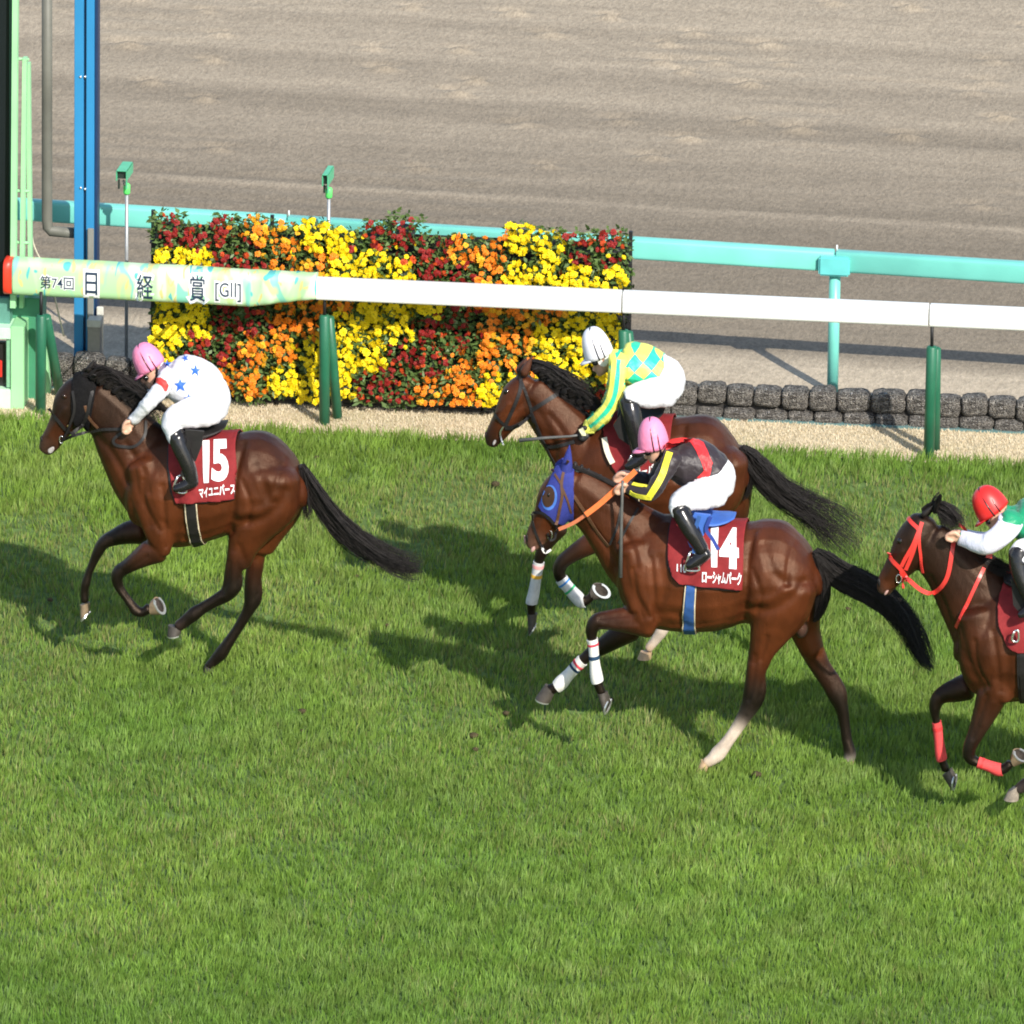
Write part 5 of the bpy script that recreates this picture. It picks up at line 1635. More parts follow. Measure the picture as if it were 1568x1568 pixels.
# ---- the horse entering from the right, red bridle
def horse_red():
    Y0 = -5.6
    BY, RD, DK, K = (.040, .0140, .0072), (.085, .025, .0095), (.016, .009, .007), BLK
    trunk = [(492, 775, 70, .14), (508, 765, 150, .19), (545, 760, 220, .23), (610, 757, 258, .265), (690, 755, 275, .29), (780, 755, 272, .305), (900, 752, 262, .31), (1020, 745, 250, .31), (1120, 730, 250, .30),
             (1200, 730, 240, .29), (1270, 735, 200, .26), (1320, 745, 140, .2), (1345, 752, 75, .12)]
    P = [('trunk', trunk, Hc, 2.903, 0, [BY, BY, RD, RD, BY, BY, BY], 1, True),
         ('neck', [(355, 325, 108, .085), (400, 370, 118, .095), (460, 435, 132, .115), (540, 540, 165, .15), (620, 640, 200, .19)], Hc, 2.903, 0, [DK, DK, BY, BY], 1, False),
         ('head', [(330, 225, 62, .07), (308, 285, 86, .095), (278, 350, 90, .095), (240, 405, 72, .08), (200, 455, 56, .064), (170, 500, 46, .056), (156, 535, 34, .046)], Hc, 2.903, 0, [DK, DK, BY, BY, RD, (.05, .035, .03)], 1, False),
         ('shoulder', [(560, 640, 80, .08), (600, 780, 105, .10), (660, 920, 90, .09)], Hc, 2.903, -.16, [BY, RD], 1, False),
         ('shoulder2', [(560, 640, 80, .08), (600, 780, 105, .10), (660, 920, 90, .09)], Hc, 2.903, .16, [BY, RD], 1, False),
         ('fore_near', [(720, 330, 150, .10), (665, 480, 135, .09), (600, 640, 104, .072), (535, 790, 74, .058), (480, 910, 60, .055), (470, 985, 56, .050), (500, 1030, 46, .042), (560, 1052, 38, .034), (640, 1080, 38, .034), (720, 1110, 46, .040), (770, 1105, 42, .038), (820, 1060, 40, .036)], Ic, 5.6, -.15, [BY, BY, (.035, .017, .012), DK, K, K, K, K, K, K, K, K], 1, False),
         ('fore_far', [(450, 400, 115, .09), (360, 430, 100, .08), (265, 460, 78, .064), (200, 505, 62, .055), (178, 580, 52, .050), (180, 650, 38, .038), (195, 720, 32, .032), (212, 860, 33, .032), (228, 980, 40, .040), (245, 1050, 36, .036), (270, 1110, 36, .036)], Ic, 5.6, .15, [DK, K, K, K], 1, False),
         ('thigh', [(1180, 700, 150, .17), (1150, 840, 160, .15), (1110, 960, 110, .11), (1080, 1060, 72, .08)], Hc, 2.903, -.13, [BY, RD, BY, DK], 1, False),
         ('hind_near', [(1672, 1085, 24, .07), (1662, 1115, 17, .058), (1645, 1145, 12, .05), (1615, 1168, 9.5, .042), (1592, 1186, 9, .036), (1572, 1200, 10, .042), (1560, 1208, 8.5, .038)], lambda x, y: (x, y), 1, -.14, [DK, K, K, K, (.06, .05, .05)], 1, False),
         ('thigh2', [(1200, 700, 150, .17), (1220, 840, 140, .14), (1240, 960, 95, .10), (1250, 1040, 70, .08)], Hc, 2.903, .13, [BY, BY, DK], 1, False),
         ('hind_far', [(1730, 1070, 24, .07), (1740, 1110, 16, .055), (1748, 1140, 13, .05), (1738, 1180, 10, .04), (1722, 1215, 9, .036), (1712, 1232, 10, .04), (1702, 1245, 8.5, .036)], lambda x, y: (x, y), 1, .14, [DK, K, K, K], 1, False),
         ('elbow', [(640, 800, 90, .07), (675, 930, 72, .065), (698, 1015, 32, .05)], Hc, 2.903, -.19, [BY, RD, RD], 1, False)]
    ln = lambda pts, w, d, cr=Hc: ([cr(*p) for p in pts], w, d)
    lines = [ln([(490, 700), (530, 850), (590, 960)], 7, -.012), ln([(700, 740), (710, 860), (690, 980)], 8, -.012), ln([(600, 760), (620, 880), (660, 980)], 15, .014), ln([(360, 480), (420, 600), (460, 720)], 6, -.012), ln([(390, 270), (480, 380), (600, 500)], 9, .008),
             ln([(520, 620), (600, 600)], 9, -.008), ln([(590, 980), (640, 900)], 6, -.008), ln([(560, 760), (570, 860), (620, 960)], 4, -.010), ln([(640, 720), (660, 860), (670, 980)], 4, -.010), ln([(235, 360), (200, 420), (170, 475)], 4, .007), ln([(320, 420), (290, 455), (250, 475)], 4, -.008), ln([(150, 560), (195, 535)], 2.5, -.007), ln([(620, 480), (560, 660), (500, 840)], 4, -.008, Ic), ln([(680, 540), (590, 720)], 4, .006, Ic)]
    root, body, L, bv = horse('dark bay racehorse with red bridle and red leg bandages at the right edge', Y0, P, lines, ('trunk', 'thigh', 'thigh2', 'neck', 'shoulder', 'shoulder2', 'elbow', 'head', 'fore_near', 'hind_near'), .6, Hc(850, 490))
    hoof(root, Ic, Y0 - .15, (862, 1085), (832, 975), (862, 930), (955, 1050), mat('tan_horn', (.22, .16, .10), .5), .036, .055, .6)
    hoof(root, Ic, Y0 + .15, (240, 1160), (322, 1095), (345, 1145), (328, 1290), HOOF, .036, .046, .25)
    hoof(root, Ic, Y0 - .14, (800, 1298), (905, 1235), (895, 1372), (765, 1365), mat('grey_horn', (.24, .20, .16), .6, .4, .3, 40), .036, .048, 0, False)
    hoof(root, lambda x, y: (x, y), Y0 + .14, (1692, 1246), (1710, 1250), (1708, 1262), (1686, 1264), HOOF, .034, .046, 0, False)
    rb = mat('red_bandage', (.72, .075, .075), .85, .2, .10, 40, .4, 300)
    for leg, c0, c1 in (('fore_near', 6.8, 9.6), ('fore_far', 5.7, 8.7)):
        k = (len(L[leg].c) - 1) / 5
        o = wrap(L[leg], c0 / k, c1 / k, rb, root)
        wrap(L[leg], (c0 + .45) / k, (c0 + .65) / k, mat('bandage_strap', (.6, .03, .03), .7), o, 'strap', .0085)
    m1 = hair('mane', [(325, 182, 8), (365, 164, 17), (412, 172, 26), (452, 216, 30), (480, 270, 20)], Hc, 2.903, Y0 - .0, HAIR, root, 420, .04, 12, 1.8, .004, 10)
    hair('mane_lock', [(380, 190, 12), (385, 150, 16), (398, 120, 14), (412, 108, 8)], Hc, 2.903, Y0 - .03, HAIR, m1, 110, .03, 14, 1.0, .004, 8)
    hair('mane_lock', [(510, 330, 16), (560, 370, 26), (620, 410, 32), (690, 440, 26), (730, 455, 12)], Hc, 2.903, Y0 - .0, HAIR, m1, 260, .04, 13, 1.0, .0045, 10)
    hair('tail', [(1345, 640, 16), (1400, 690, 34), (1470, 760, 40), (1560, 830, 40), (1640, 880, 26)], Hc, 2.903, Y0, HAIR, root, 260, .035, 15, .8, .0045)
    ear(root, Hc, (326, 205), (372, 158), 4.5, Y0 - .06, HAIR)
    ear(root, Hc, (340, 200), (385, 160), 4.5, Y0 + .05, HAIR)
    blob('eye', *Jc(320, 722), .022, .026, Y0, .014, eye, root, .5, bv, .75)
    blob('nostril', *Jc(108, 1130), .012, .030, Y0, .01, nostril, root, .2, bv)
    blob('muzzle_patch', *Jc(180, 1215), .010, .028, Y0, .012, pinkskin, root, -.45, bv, .5)
    rl = mat('red_leather', (.66, .045, .035), .38, .5, .08, 30)
    bt = strap('bridle', [(400, 480), (440, 530), (500, 590), (490, 640), (440, 760), (370, 880), (330, 960)], rl, root, .024, bv, Y0 - .1, .007, crop=Jc)
    strap('cheekpiece', [(535, 520), (490, 660), (440, 830), (370, 990)], rl, bt, .024, bv, Y0 - .1, .009, crop=Jc)
    strap('throat_strap', [(530, 540), (505, 680), (520, 860), (550, 1020)], rl, bt, .018, bv, Y0 - .1, .008, crop=Jc)
    strap('noseband', [(205, 830), (250, 910), (320, 980), (370, 1060), (390, 1110)], rl, bt, .026, bv, Y0 - .1, .008, crop=Jc)
    strap('bit_strap', [(320, 1010), (335, 1080), (350, 1180)], rl, bt, .014, bv, Y0 - .1, .008, crop=Jc)
    strap('rein', [(350, 1040), (430, 1120), (530, 1200), (630, 1232), (720, 1180), (790, 1070), (825, 900), (845, 720)], rl, bt, .026, bv, Y0 - .13, .008, crop=Jc)
    strap('rein', [(900, 545), (950, 570), (985, 630)], rl, bt, .02, None, Y0 + .1, free=True, crop=Jc)
    strap('martingale', [(1150, 980), (1060, 1180), (960, 1400), (880, 1570)], rl, bt, .022, bv, Y0 - .2, .008, crop=Jc)
    strap('martingale', [(1180, 845), (1240, 855)], rl, bt, .03, bv, Y0 - .1, .03, crop=Jc)
    bit('bit_ring', Jc, 300, 1075, .016, .026, bv, Y0, root, metal)
    blob('poll_knot', *Jc(568, 385), .012, .012, Y0, .012, rl, root, .0, bv, -.5)
    cl, cb = cloth_set(root, body, [(690, 470), (668, 560), (660, 630), (668, 695), (695, 765), (755, 802), (1060, 815), (1065, 480)], Hc, Y0, maroon)
    saddle(root, [(700, 470, 34, .13), (760, 490, 36, .15), (850, 490, 30, .15), (930, 475, 16, .1)], Hc, 2.903, Y0, leather, [(720, 480), (830, 490), (820, 620), (770, 650), (730, 600)])
    girth(root, body, Hc, Y0, ((757, 780), (757, 1180)), ((800, 780), (805, 1180)), leather, leather)
    return root
horse_red()

# ------------------------------------------------------------------ the riders
SKIN = mat('skin', (.62, .36, .25), .5, .4, .06, 20)
WHITE = mat('white_breeches', (.70, .70, .73), .6, .3, .03, 20, .6, 26)
BOOT = mat('black_boot', (.014, .013, .014), .22, .5, .15, 20)
def hand_rows(lofts, cr, s, wrist, d, y, lab, side=-1, k=1.0):
    """palm, four curled fingers and a thumb; d is the pixel direction the hand points"""
    w = np.array(cr(*wrist))
    d = np.array(d, float)
    d /= np.linalg.norm(d)
    n = np.array([-d[1], d[0]])
    if n[1] < 0:
        n = -n                                    # towards the palm side, down
    idn = lambda x, y_: (x, y_)
    p = lambda a, b: tuple(w + d * a * k + n * b * k)
    lofts.append(Loft([(*p(-3, 0), 6.5 * k, .024), (*p(4, 0), 8.5 * k, .036), (*p(13, 1), 8.0 * k, .038)], idn, 1, y, lab, [(.6, .35, .25)], 1, 4, False))
    for i, (dy, ln_) in enumerate(((-.036, .92), (-.012, 1.0), (.012, .97), (.036, .8))):
        lofts.append(Loft([(*p(12, -1), 3.0 * k, .0115), (*p(12 + 6 * ln_, 0), 2.9 * k, .011), (*p(12 + 9 * ln_, 5), 2.7 * k, .0105), (*p(12 + 5.5 * ln_, 9.5), 2.6 * k, .010), (*p(9, 9), 2.4 * k, .0095)], idn, 1, y + dy * k, lab, [(.6, .35, .25)], 1, 3, False))
    lofts.append(Loft([(*p(3, -2), 3.4 * k, .013), (*p(8, -4.5), 3.2 * k, .012), (*p(14, -3), 2.8 * k, .011), (*p(17.5, 0.5), 2.5 * k, .010)], idn, 1, y - .045 * k, lab, [(.6, .35, .25)], 1, 3, False))
def jockey(label, cr, s, Y0, T, hips, arm_n, arm_f, leg, foot, head, helmet, hand_dir, shirt_m, cap_m, hand_lab='skin', wristn=None, strap_px=None, patch=None, nose=None):
    lofts = []
    def add(lab, rows, dy):
        lofts.append(Loft(rows, cr, s, Y0 + dy, lab, [(.6, .35, .25)], 1.0, 5, False))
    add('shirt', T, 0)
    add('breeches', hips, 0)
    for sgn, arm in ((-1, arm_n), (1, arm_f)):
        add('shirt', arm, sgn * .17)
        w = arm[-1]
        hand_rows(lofts, cr, s, w[:2], hand_dir, Y0 + sgn * .17 + (w[4] if len(w) > 4 else 0), hand_lab)
    nb = leg[1]
    for sgn in (-1, 1):
        rows = [(a, b, c, l, sgn * dy) for a, b, c, l, dy in leg[0]]
        lofts.append(Loft(rows, cr, s, Y0, 'breeches', [(.6, .35, .25)], 1, 5, False))
        rows = [(a, b, c, l, sgn * dy) for a, b, c, l, dy in nb]
        lofts.append(Loft(rows, cr, s, Y0, 'boot', [(.6, .35, .25)], 1, 5, False))
        rows = [(a, b, c, l, sgn * dy) for a, b, c, l, dy in foot]
        lofts.append(Loft(rows, cr, s, Y0, 'boot', [(.6, .35, .25)], 1, 5, False))
    add('neck', [(T[0][0] + 10, T[0][1] + 6, 44 * s / 4.36, .05), (T[0][0] * .55 + head[1][0] * .45, T[0][1] * .55 + head[1][1] * .45, 44 * s / 4.36, .052)], 0)
    lofts[-1].pull = 1.25
    add('skin', head, 0)
    lofts[-1].pull = 1.45
    if nose:
        add('skin', nose, 0)
        lofts[-1].pull = 1.6
    me = skin(lofts, .0082, 2)
    V, N = get_v(me)
    _, lab = nearest(V, lofts)
    names = np.array([l.lab for l in lofts])[lab]
    # the cloth lies in folds
    rx, rz = V[:, 0] - V[:, 0].mean(), V[:, 2]
    f1 = 1 - np.abs(2 * fbm(rx * 1.0 + rz * .7 + V[:, 1] * .5, rz * .55 - rx * .5, 11, 71, 2) - 1)
    f2 = 1 - np.abs(2 * fbm(rx * .5 - rz * .6, rz + rx * .9 + V[:, 1], 16, 83, 2) - 1)
    amp = np.where(names == 'shirt', .013, np.where(names == 'breeches', .010, 0))
    V = V + N * (amp * (f1 ** 2 * .7 + f2 ** 2 * .5 - .62))[:, None]
    me.vertices.foreach_set('co', V.astype(np.float32).ravel())
    me.update()
    fl = []
    for p in me.polygons:
        q = names[list(p.vertices)]
        fl.append(q[0] if (q == q[0]).sum() >= 2 else q[2])
    fl = np.array(fl)
    root = thing('person', (float(V[:, 0].mean()), Y0, 1.0), label, 'jockey', 'jockeys')
    body = obj('body', me, SKIN, root)
    sh = shell('shirt', me, None, shirt_m, root, .004, .003, 4, fl == 'shirt')
    br = shell('breeches', me, None, WHITE, root, .0035, .003, 4, fl == 'breeches')
    fy = np.array([p.center[1] for p in me.polygons])
    for sel in (fy < Y0, fy >= Y0):
        shell('boot', me, None, BOOT, root, .005, .003, 4, (fl == 'boot') & sel)
    shell('neck_gaiter', me, None, mat('black_cotton', (.02, .018, .02), .8, .2), root, .004, .003, 3, fl == 'neck')
    if hand_lab == 'glove':
        for sel in (fy < Y0, fy >= Y0):
            shell('glove', me, None, mat('black_glove', (.016, .015, .017), .55), root, .002, .001, 2, (fl == 'glove') & sel)
    # helmet: a dome over the brim line with a short peak
    f, b, hgt = helmet
    f, b = np.array(cr(*f)), np.array(cr(*b))
    c, u = (f + b) / 2, (f - b) / 2
    n = np.array([-u[1], u[0]])
    if n[1] > 0:
        n = -n
    n = n / np.linalg.norm(n) * hgt / s
    c3 = U(*c, Y0)
    u3, n3 = U(*(c + u), Y0) - c3, U(*(c + n), Y0) - c3
    lat = .105
    rings = []
    for th in np.linspace(-.07, math.pi / 2 - .02, 14):
        k = math.cos(max(th, 0)) ** .8
        rings.append([c3 + u3 * k * math.cos(a) + np.array([0, lat * k * math.sin(a), 0]) + n3 * math.sin(th) for a in np.linspace(0, 2 * math.pi, 33)[:-1]])
    h = MB().rings(rings).build('helmet', cap_m, root)
    pk = []
    for a in np.linspace(-1.15, 1.15, 15):
        e = math.cos(a * 1.3)
        p0 = c3 + u3 * .97 * math.cos(a) + np.array([0, lat * .97 * math.sin(a), 0]) - n3 * .04
        p1 = p0 + (u3 / np.linalg.norm(u3)) * .045 * max(e, .05) - n3 * .10 * max(e, .1)
        pk.append([p0 + n3 * .03, p1 + n3 * .015, p1 - n3 * .02, p0 - n3 * .03])
    MB().rings(pk).build('peak', cap_m, h)
    for sl_ in (-.12, -.5):
        kk = math.sqrt(1 - sl_ * sl_) * 1.012
        arc = [c3 + u3 * (sl_ + .10 * math.sin(q)) + (np.array([0, lat * math.cos(q), 0]) + n3 * math.sin(q)) * kk for q in np.linspace(-.1, math.pi + .1, 25)]
        MB().tube(arc, .0045, 6).build('helmet_strap', BOOT, h)
    return root, body, sh, br, h
silk = lambda name, c: mat(name, c, .48, .4, .04, 20, .6, 28, sheen=.1)
def ellipse_poly(cx, cy, pts):
    return None
def star(cx, cy, r, rot=0):
    out = []
    for k in range(10):
        a = math.pi / 2 + rot + k * math.pi / 5
        q = r if k % 2 == 0 else r * .40
        out.append((cx + q * math.cos(a) * .9, cy - q * math.sin(a)))
    return out
def patch(name, poly, cr, bv, m, parent, off=.006, fb=0.0):
    """a coloured piece of cloth sewn on: polygon of photo pixels laid on the shirt"""
    P = np.array([cr(*p) for p in poly])
    lo, hi = P.min(0), P.max(0)
    v = (P - lo) / (hi - lo)
    v[:, 1] = 1 - v[:, 1]
    q = [(lo[0], lo[1]), (hi[0], lo[1]), (hi[0], hi[1]), (lo[0], hi[1])]
    return decal(name, v, [list(range(len(P)))], q, bv, m, parent, off, fb, .03)
def goggles(h, root, cr, Y0, px, py, rx, ry, bv, rot=0.0):
    blob('goggles', *cr(px, py), rx, ry, Y0, .03, mat('goggle_lens', (.01, .01, .011), .12, .6), root, rot, bv, .3)
def stirrup(root, cr, Y0, pts, leather_pts, m):
    o = MB().tube([U(*cr(*p), Y0 - .36) for p in dense(pts + [pts[0]], 4)], .007, 8).build('stirrup', metal, root)
    if leather_pts:
        strap('stirrup_leather', leather_pts, m, o, .024, None, Y0 - .365, free=True, crop=cr)

def jockey_15():
    Y0 = -3.64
    sh_m = silk('white_silk', (.72, .72, .75))
    r, body, sh, br, h = jockey('jockey in pink cap and white shirt with blue stars on the leading horse', A2, 4.3556, Y0,
        [(930, 300, 52, .07), (962, 320, 104, .16), (1030, 345, 142, .185), (1120, 375, 152, .17), (1185, 430, 150, .155)],
        [(1170, 430, 146, .155), (1220, 500, 140, .165), (1232, 570, 108, .17)],
        [(955, 325, 60, .06, .0), (912, 402, 48, .05, -.03), (848, 478, 43, .044, -.05), (772, 562, 36, .038, -.03), (705, 632, 28, .03, .02)],
        [(955, 325, 60, .06, .0), (905, 400, 50, .05, .03), (845, 475, 52, .048, .05), (770, 560, 42, .04, .03), (715, 640, 30, .03, -.02)],
        ([(1235, 540, 110, .10, .11), (1150, 565, 102, .095, .17), (1060, 585, 86, .085, .24), (985, 605, 62, .075, .28), (968, 645, 56, .065, .29), (985, 705, 52, .06, .31), (1000, 745, 48, .058, .32)],
         [(1005, 730, 52, .06, .32), (1030, 800, 50, .058, .335), (1062, 880, 44, .052, .345), (1092, 960, 38, .045, .35), (1105, 1020, 36, .042, .35)]),
        [(1128, 1035, 26, .035, .35), (1090, 1045, 34, .04, .35), (1040, 1065, 28, .042, .355), (998, 1078, 18, .038, .36)],
        [(815, 200, 78, .078), (828, 265, 74, .075), (843, 320, 62, .068), (838, 370, 42, .055), (822, 400, 22, .035)],
        ((748, 312), (916, 212), 165), (-1, .85), sh_m, mat('pink_cap', (.84, .25, .42), .5, .4, .05, 12, .5, 30), strap_px=[[(862, 125), (846, 190), (826, 250)], [(888, 175), (862, 225), (842, 262)]],
        nose=[(790, 355, 20, .02), (772, 372, 14, .016)])
    bv = bvh_of(sh)
    hbv = bvh_of(body)
    goggles(h, r, A2, Y0, 800, 340, .022, .022, hbv, .6)
    strap('chin_strap', [(865, 265), (868, 320), (850, 380)], BOOT, h, .014, hbv, Y0 - .08, .006, crop=A2)
    bm_ = mat('blue_star', (.035, .13, .55), .5, .4, .04)
    for cx, cy, q, ro in ((942, 250, 34, .1), (1028, 390, 52, 0.05), (1128, 298, 42, -.1), (1085, 478, 36, .1), (1062, 216, 26, .3)):
        patch('shirt_star', star(cx, cy, q, ro), A2, bv, bm_, sh, .007, Y0 - .18)
    patch('arm_band', [(868, 345), (900, 340), (935, 360), (948, 390), (935, 430), (920, 425), (905, 395), (866, 375)], A2, bv, mat('red_band', (.70, .05, .045), .5), sh, .007, Y0 - .22)
    stirrup(r, A2, Y0, [(1010, 1000), (985, 1090), (1070, 1105), (1045, 1000)], [(1040, 1000), (1070, 880), (1085, 760)], leather)
jockey_15()

def jockey_14():
    Y0 = -4.81
    blk = silk('black_silk', (.028, .020, .024))
    r, body, sh, br, h = jockey('jockey in pink cap and black shirt with red and yellow on the blue hooded horse', Ec, 4.3556, Y0,
        [(1020, 310, 52, .07), (1062, 350, 106, .16), (1130, 375, 142, .185), (1220, 405, 150, .17), (1285, 445, 142, .155)],
        [(1280, 445, 140, .155), (1330, 500, 130, .165), (1345, 570, 104, .17)],
        [(1045, 345, 58, .06, 0), (990, 450, 50, .05, -.05), (932, 550, 45, .046, -.09), (893, 590, 42, .043, -.09), (820, 572, 39, .04, -.05), (748, 545, 32, .03, .0)],
        [(1030, 335, 66, .065, 0), (970, 430, 54, .055, .05), (910, 510, 48, .05, .08), (850, 500, 44, .042, .05), (742, 470, 30, .03, .0)],
        ([(1345, 560, 108, .10, .11), (1260, 590, 98, .095, .17), (1170, 615, 84, .085, .24), (1090, 640, 58, .075, .28), (1080, 680, 50, .065, .295), (1095, 715, 46, .06, .31)],
         [(1095, 700, 50, .06, .31), (1130, 770, 52, .058, .33), (1175, 850, 48, .054, .345), (1212, 915, 40, .046, .35), (1240, 965, 38, .042, .35)]),
        [(1275, 990, 28, .036, .35), (1235, 1015, 38, .04, .35), (1190, 1045, 32, .042, .355), (1152, 1068, 20, .038, .36)],
        [(918, 190, 82, .078), (922, 260, 78, .075), (930, 315, 62, .068), (918, 355, 40, .055), (905, 375, 20, .035)],
        ((818, 282), (1020, 252), 185), (-1, .1), blk, mat('pink_cap', (.84, .25, .42)), strap_px=[[(1000, 140), (955, 220), (915, 285)]],
        nose=[(880, 335, 20, .02), (862, 350, 14, .016)])
    bv, hbv = bvh_of(sh), bvh_of(body)
    goggles(h, r, Ec, Y0, 880, 318, .028, .022, hbv, .1)
    strap('chin_strap', [(962, 285), (960, 330), (930, 370)], BOOT, h, .014, hbv, Y0 - .08, .006, crop=Ec)
    red = silk('red_silk', (.66, .028, .032))
    yel = silk('yellow_silk', (.82, .74, .045))
    patch('shoulder_yoke', [(985, 300), (1000, 255), (1040, 225), (1110, 215), (1175, 222), (1215, 240), (1155, 252), (1090, 270), (1040, 290), (1000, 315)], Ec, bv, red, sh, .006, Y0 - .1)
    patch('sash', [(1160, 250), (1215, 235), (1250, 255), (1310, 390), (1290, 440), (1255, 470), (1215, 495), (1170, 525), (1200, 500), (1255, 440), (1225, 360), (1195, 300)], Ec, bv, red, sh, .007, Y0 - .15)
    patch('sash', [(1258, 432), (1300, 420), (1290, 480), (1270, 510), (1220, 520), (1150, 535), (1190, 500)], Ec, bv, red, sh, .0085, Y0 - .15)
    strap('sleeve_stripe', [(1025, 320), (990, 430), (955, 510), (885, 622)], yel, sh, .040, bv, Y0 - .24, .006, crop=Ec)
    strap('sleeve_stripe', [(900, 618), (850, 612), (800, 600), (765, 580)], yel, sh, .030, bv, Y0 - .24, .007, crop=Ec)
    strap('sleeve_stripe', [(880, 545), (830, 542), (780, 530)], yel, sh, .024, bv, Y0 - .22, .007, crop=Ec)
    stirrup(r, Ec, Y0, [(1160, 985), (1130, 1085), (1150, 1105), (1215, 1105), (1220, 1080), (1190, 985)], [(1190, 990), (1190, 860), (1225, 740)], mat('blue_girth', (.035, .10, .30), .6))
    t = MB().tube([U(*Ec(*p), Y0 - .22) for p in ((712, 505), (708, 640), (703, 800), (698, 1150))], [.009, .009, .010, .013], 8)
    tag(t.build('riding_whip', mat('grey_whip', (.10, .10, .095), .5)), 'thin grey riding whip hanging straight down from the black shirted jockey hand', 'whip', 'riding whips')
jockey_14()

def jockey_w():
    Y0 = -2.85
    m, t, b = nodes('checked_silk')
    tc = t.nodes.new('ShaderNodeTexCoord')
    mp = t.nodes.new('ShaderNodeMapping')
    mp.vector_type = 'TEXTURE'
    mp.inputs['Rotation'].default_value = (0, .72, 0)
    mp.inputs['Scale'].default_value = (.073, 5, .073)
    mp.inputs['Location'].default_value = tuple(U(*Cc(1162, 415), Y0 - .18) * (1, 0, 1) + (0, 2.6, 0))
    ck = t.nodes.new('ShaderNodeTexChecker')
    ck.inputs['Scale'].default_value = 1
    ck.inputs['Color1'].default_value = (.03, .62, .36, 1)
    ck.inputs['Color2'].default_value = (.80, .80, .14, 1)
    t.links.new(tc.outputs['Object'], mp.inputs[0])
    t.links.new(mp.outputs[0], ck.inputs[0])
    t.links.new(ck.outputs[0], b.inputs['Base Color'])
    b.inputs['Roughness'].default_value = .5
    nz = t.nodes.new('ShaderNodeTexNoise')
    nz.inputs['Scale'].default_value = 40
    bp = t.nodes.new('ShaderNodeBump')
    bp.inputs['Strength'].default_value = .3
    bp.inputs['Distance'].default_value = .01
    t.links.new(tc.outputs['Object'], nz.inputs[0])
    t.links.new(nz.outputs[0], bp.inputs['Height'])
    t.links.new(bp.outputs[0], b.inputs['Normal'])
    r, body, sh, br, h = jockey('jockey in white cap and green and yellow checked shirt on the far horse', Cc, 4.612, Y0,
        [(1022, 312, 52, .07), (1064, 345, 108, .16), (1140, 355, 138, .185), (1230, 375, 135, .17), (1310, 410, 128, .155)],
        [(1330, 410, 118, .15), (1385, 470, 124, .165), (1405, 550, 100, .17)],
        [(1050, 325, 66, .065, 0), (1040, 430, 54, .055, -.05), (1022, 560, 50, .05, -.07), (990, 650, 48, .046, -.07), (920, 740, 46, .042, -.05), (835, 805, 40, .032, .0)],
        [(1050, 325, 66, .065, 0), (1035, 430, 54, .055, .05), (1010, 560, 48, .05, .07), (970, 650, 46, .046, .06), (900, 740, 44, .042, .04), (830, 810, 38, .032, .0)],
        ([(1405, 545, 104, .10, .11), (1320, 560, 94, .095, .17), (1230, 570, 90, .085, .24), (1140, 585, 62, .075, .28), (1130, 625, 54, .065, .29)],
         [(1115, 600, 58, .06, .29), (1135, 680, 60, .06, .32), (1155, 780, 58, .056, .34), (1180, 890, 50, .05, .35), (1195, 980, 42, .045, .355)]),
        [(1240, 1000, 28, .036, .355), (1200, 1030, 36, .04, .355), (1150, 1060, 30, .042, .36), (1110, 1080, 20, .036, .36)],
        [(905, 220, 84, .078), (920, 290, 78, .075), (935, 345, 62, .068), (925, 395, 44, .055), (912, 428, 22, .035)],
        ((812, 318), (1006, 250), 195), (-1, .9), m, mat('white_cap', (.78, .78, .84), .35, .5, .03), 'glove',
        strap_px=[[(930, 108), (920, 200), (905, 295)], [(965, 145), (940, 220), (915, 275)]], nose=[(890, 380, 22, .02), (872, 400, 14, .016)])
    bv, hbv = bvh_of(sh), bvh_of(body)
    goggles(h, r, Cc, Y0, 882, 345, .024, .024, hbv, .3)
    strap('chin_strap', [(905, 300), (925, 350), (955, 350), (962, 280)], mat('white_strap', (.75, .73, .7), .6), h, .03, hbv, Y0 - .08, .006, crop=Cc)
    gr, ye = silk('jade_silk', (.03, .62, .36)), silk('lemon_silk', (.80, .80, .14))
    for (dx, wd, mm) in ((-22, .034, ye), (8, .030, gr), (36, .032, ye)):
        strap('sleeve_stripe', [(1040 + dx * .9, 330), (1032 + dx, 450), (1015 + dx, 570), (970 + dx * .9, 670 + dx * .4), (900 + dx * .4, 745 + dx * .8), (850 + dx * .3, 790 + dx)], mm, sh, wd, bv, Y0 - .24, .006, crop=Cc)
    strap('cuff', [(815, 770), (850, 840)], ye, sh, .055, bv, Y0 - .19, .008, crop=Cc)
    strap('wristwatch', [(785, 815), (800, 860)], mat('cream_cuff', (.68, .66, .45), .6), r, .03, hbv, Y0 - .19, .008, crop=Cc)
    stirrup(r, Cc, Y0, [(1140, 1000), (1110, 1085), (1190, 1100), (1180, 1000)], [(1160, 1000), (1120, 860), (1110, 720)], leather)
    t = MB().tube([U(*Cc(*p), Y0 - .2) for p in ((800, 855), (700, 868), (540, 878), (345, 897))], [.009, .008, .010, .013], 8)
    tag(t.build('riding_whip', mat('grey_whip', (.10, .10, .095), .5)), 'grey riding whip pointing forward from the white capped jockey hand', 'whip', 'riding whips')
jockey_w()

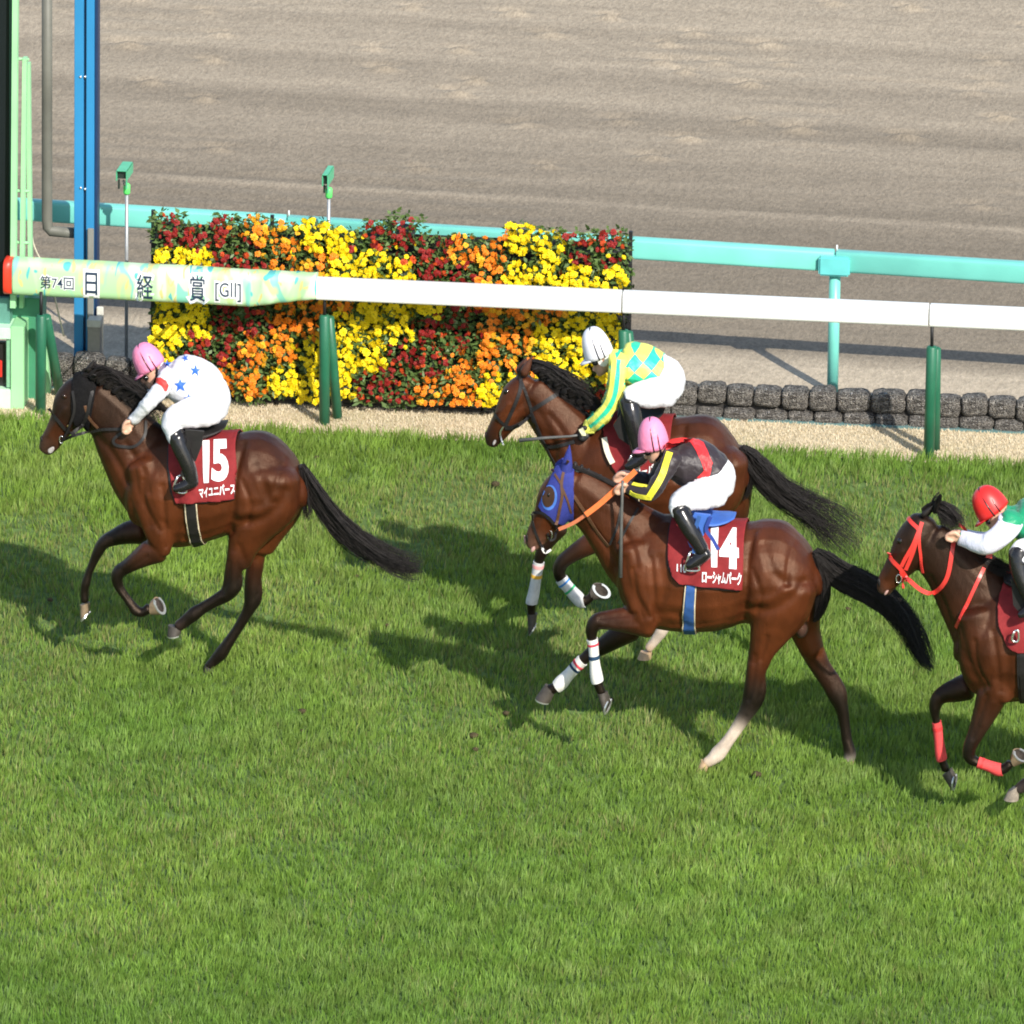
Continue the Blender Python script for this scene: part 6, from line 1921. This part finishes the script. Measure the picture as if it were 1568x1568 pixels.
def jockey_r():
    Y0 = -5.6
    green = silk('green_silk', (.012, .27, .13))
    k = 6.533 / 4.3556
    r, body, sh, br, h = jockey('jockey in red cap and green shirt with white sleeves at the right edge', Jc, 6.533, Y0,
        [(1440, 440, 80, .07), (1500, 465, 160, .16), (1610, 490, 205, .185), (1740, 540, 215, .17), (1830, 600, 210, .155)],
        [(1820, 600, 208, .155), (1880, 690, 190, .165), (1890, 770, 150, .17)],
        [(1450, 470, 100, .065, .0), (1395, 570, 92, .06, -.04), (1290, 675, 84, .054, -.08), (1180, 738, 78, .05, -.09), (1080, 728, 66, .044, -.06), (1000, 700, 56, .038, -.02), (915, 675, 46, .032, .03)],
        [(1450, 470, 100, .065, .0), (1395, 570, 90, .06, .04), (1290, 675, 80, .054, .06), (1180, 720, 72, .05, .05), (1060, 700, 60, .044, .0), (940, 660, 46, .032, -.04)],
        ([(1890, 750, 150, .10, .11), (1770, 780, 142, .095, .17), (1640, 800, 122, .085, .24), (1520, 800, 88, .075, .28), (1510, 850, 80, .065, .295), (1530, 890, 74, .06, .31)],
         [(1500, 830, 90, .062, .30), (1505, 950, 84, .060, .32), (1545, 1100, 76, .056, .34), (1600, 1230, 64, .05, .35), (1640, 1310, 58, .045, .35)]),
        [(1700, 1340, 40, .036, .35), (1640, 1370, 54, .04, .35), (1580, 1410, 46, .042, .355), (1520, 1440, 30, .038, .36)],
        [(1255, 300, 118, .078), (1262, 400, 112, .075), (1272, 480, 92, .068), (1255, 540, 62, .055), (1235, 578, 32, .035)],
        ((1102, 492), (1388, 305), 262), (-1, -.35), green, mat('red_cap', (.66, .025, .022), .38, .5, .05), strap_px=[[(1290, 175), (1240, 280), (1215, 410)], [(1335, 225), (1270, 310), (1225, 420)]],
        nose=[(1205, 520, 28, .02), (1185, 540, 20, .016)])
    bv, hbv = bvh_of(sh), bvh_of(body)
    goggles(h, r, Jc, Y0, 1200, 510, .022, .022, hbv, .6)
    lav = silk('lavender_white_silk', (.70, .70, .80))
    # the white sleeves: arm part of the shirt covered in its own cloth
    me = sh.data
    lo = Loft([(1425, 500, 112, .085, .0), (1395, 570, 100, .068, -.04), (1290, 675, 90, .06, -.08), (1180, 738, 84, .056, -.09), (1080, 728, 71, .05, -.06), (1000, 700, 61, .044, -.02), (915, 675, 52, .038, .03)], Jc, 6.533, Y0 - .17, 'sleeve', None, 1.0, 6, False)
    lo.mesh(MB(), 22, .013).build('sleeve', lav, sh)
    lo = Loft([(1430, 500, 106, .08, .0), (1395, 570, 98, .068, .04), (1290, 675, 88, .06, .06), (1180, 720, 79, .056, .05), (1060, 700, 66, .05, .0), (940, 660, 52, .038, -.04)], Jc, 6.533, Y0 + .17, 'sleeve', None, 1.0, 6, False)
    lo.mesh(MB(), 22, .013).build('sleeve', lav, sh)
    stirrup(r, Hc, Y0, [(735, 715), (725, 755), (752, 760), (752, 715)], None, leather)
jockey_r()
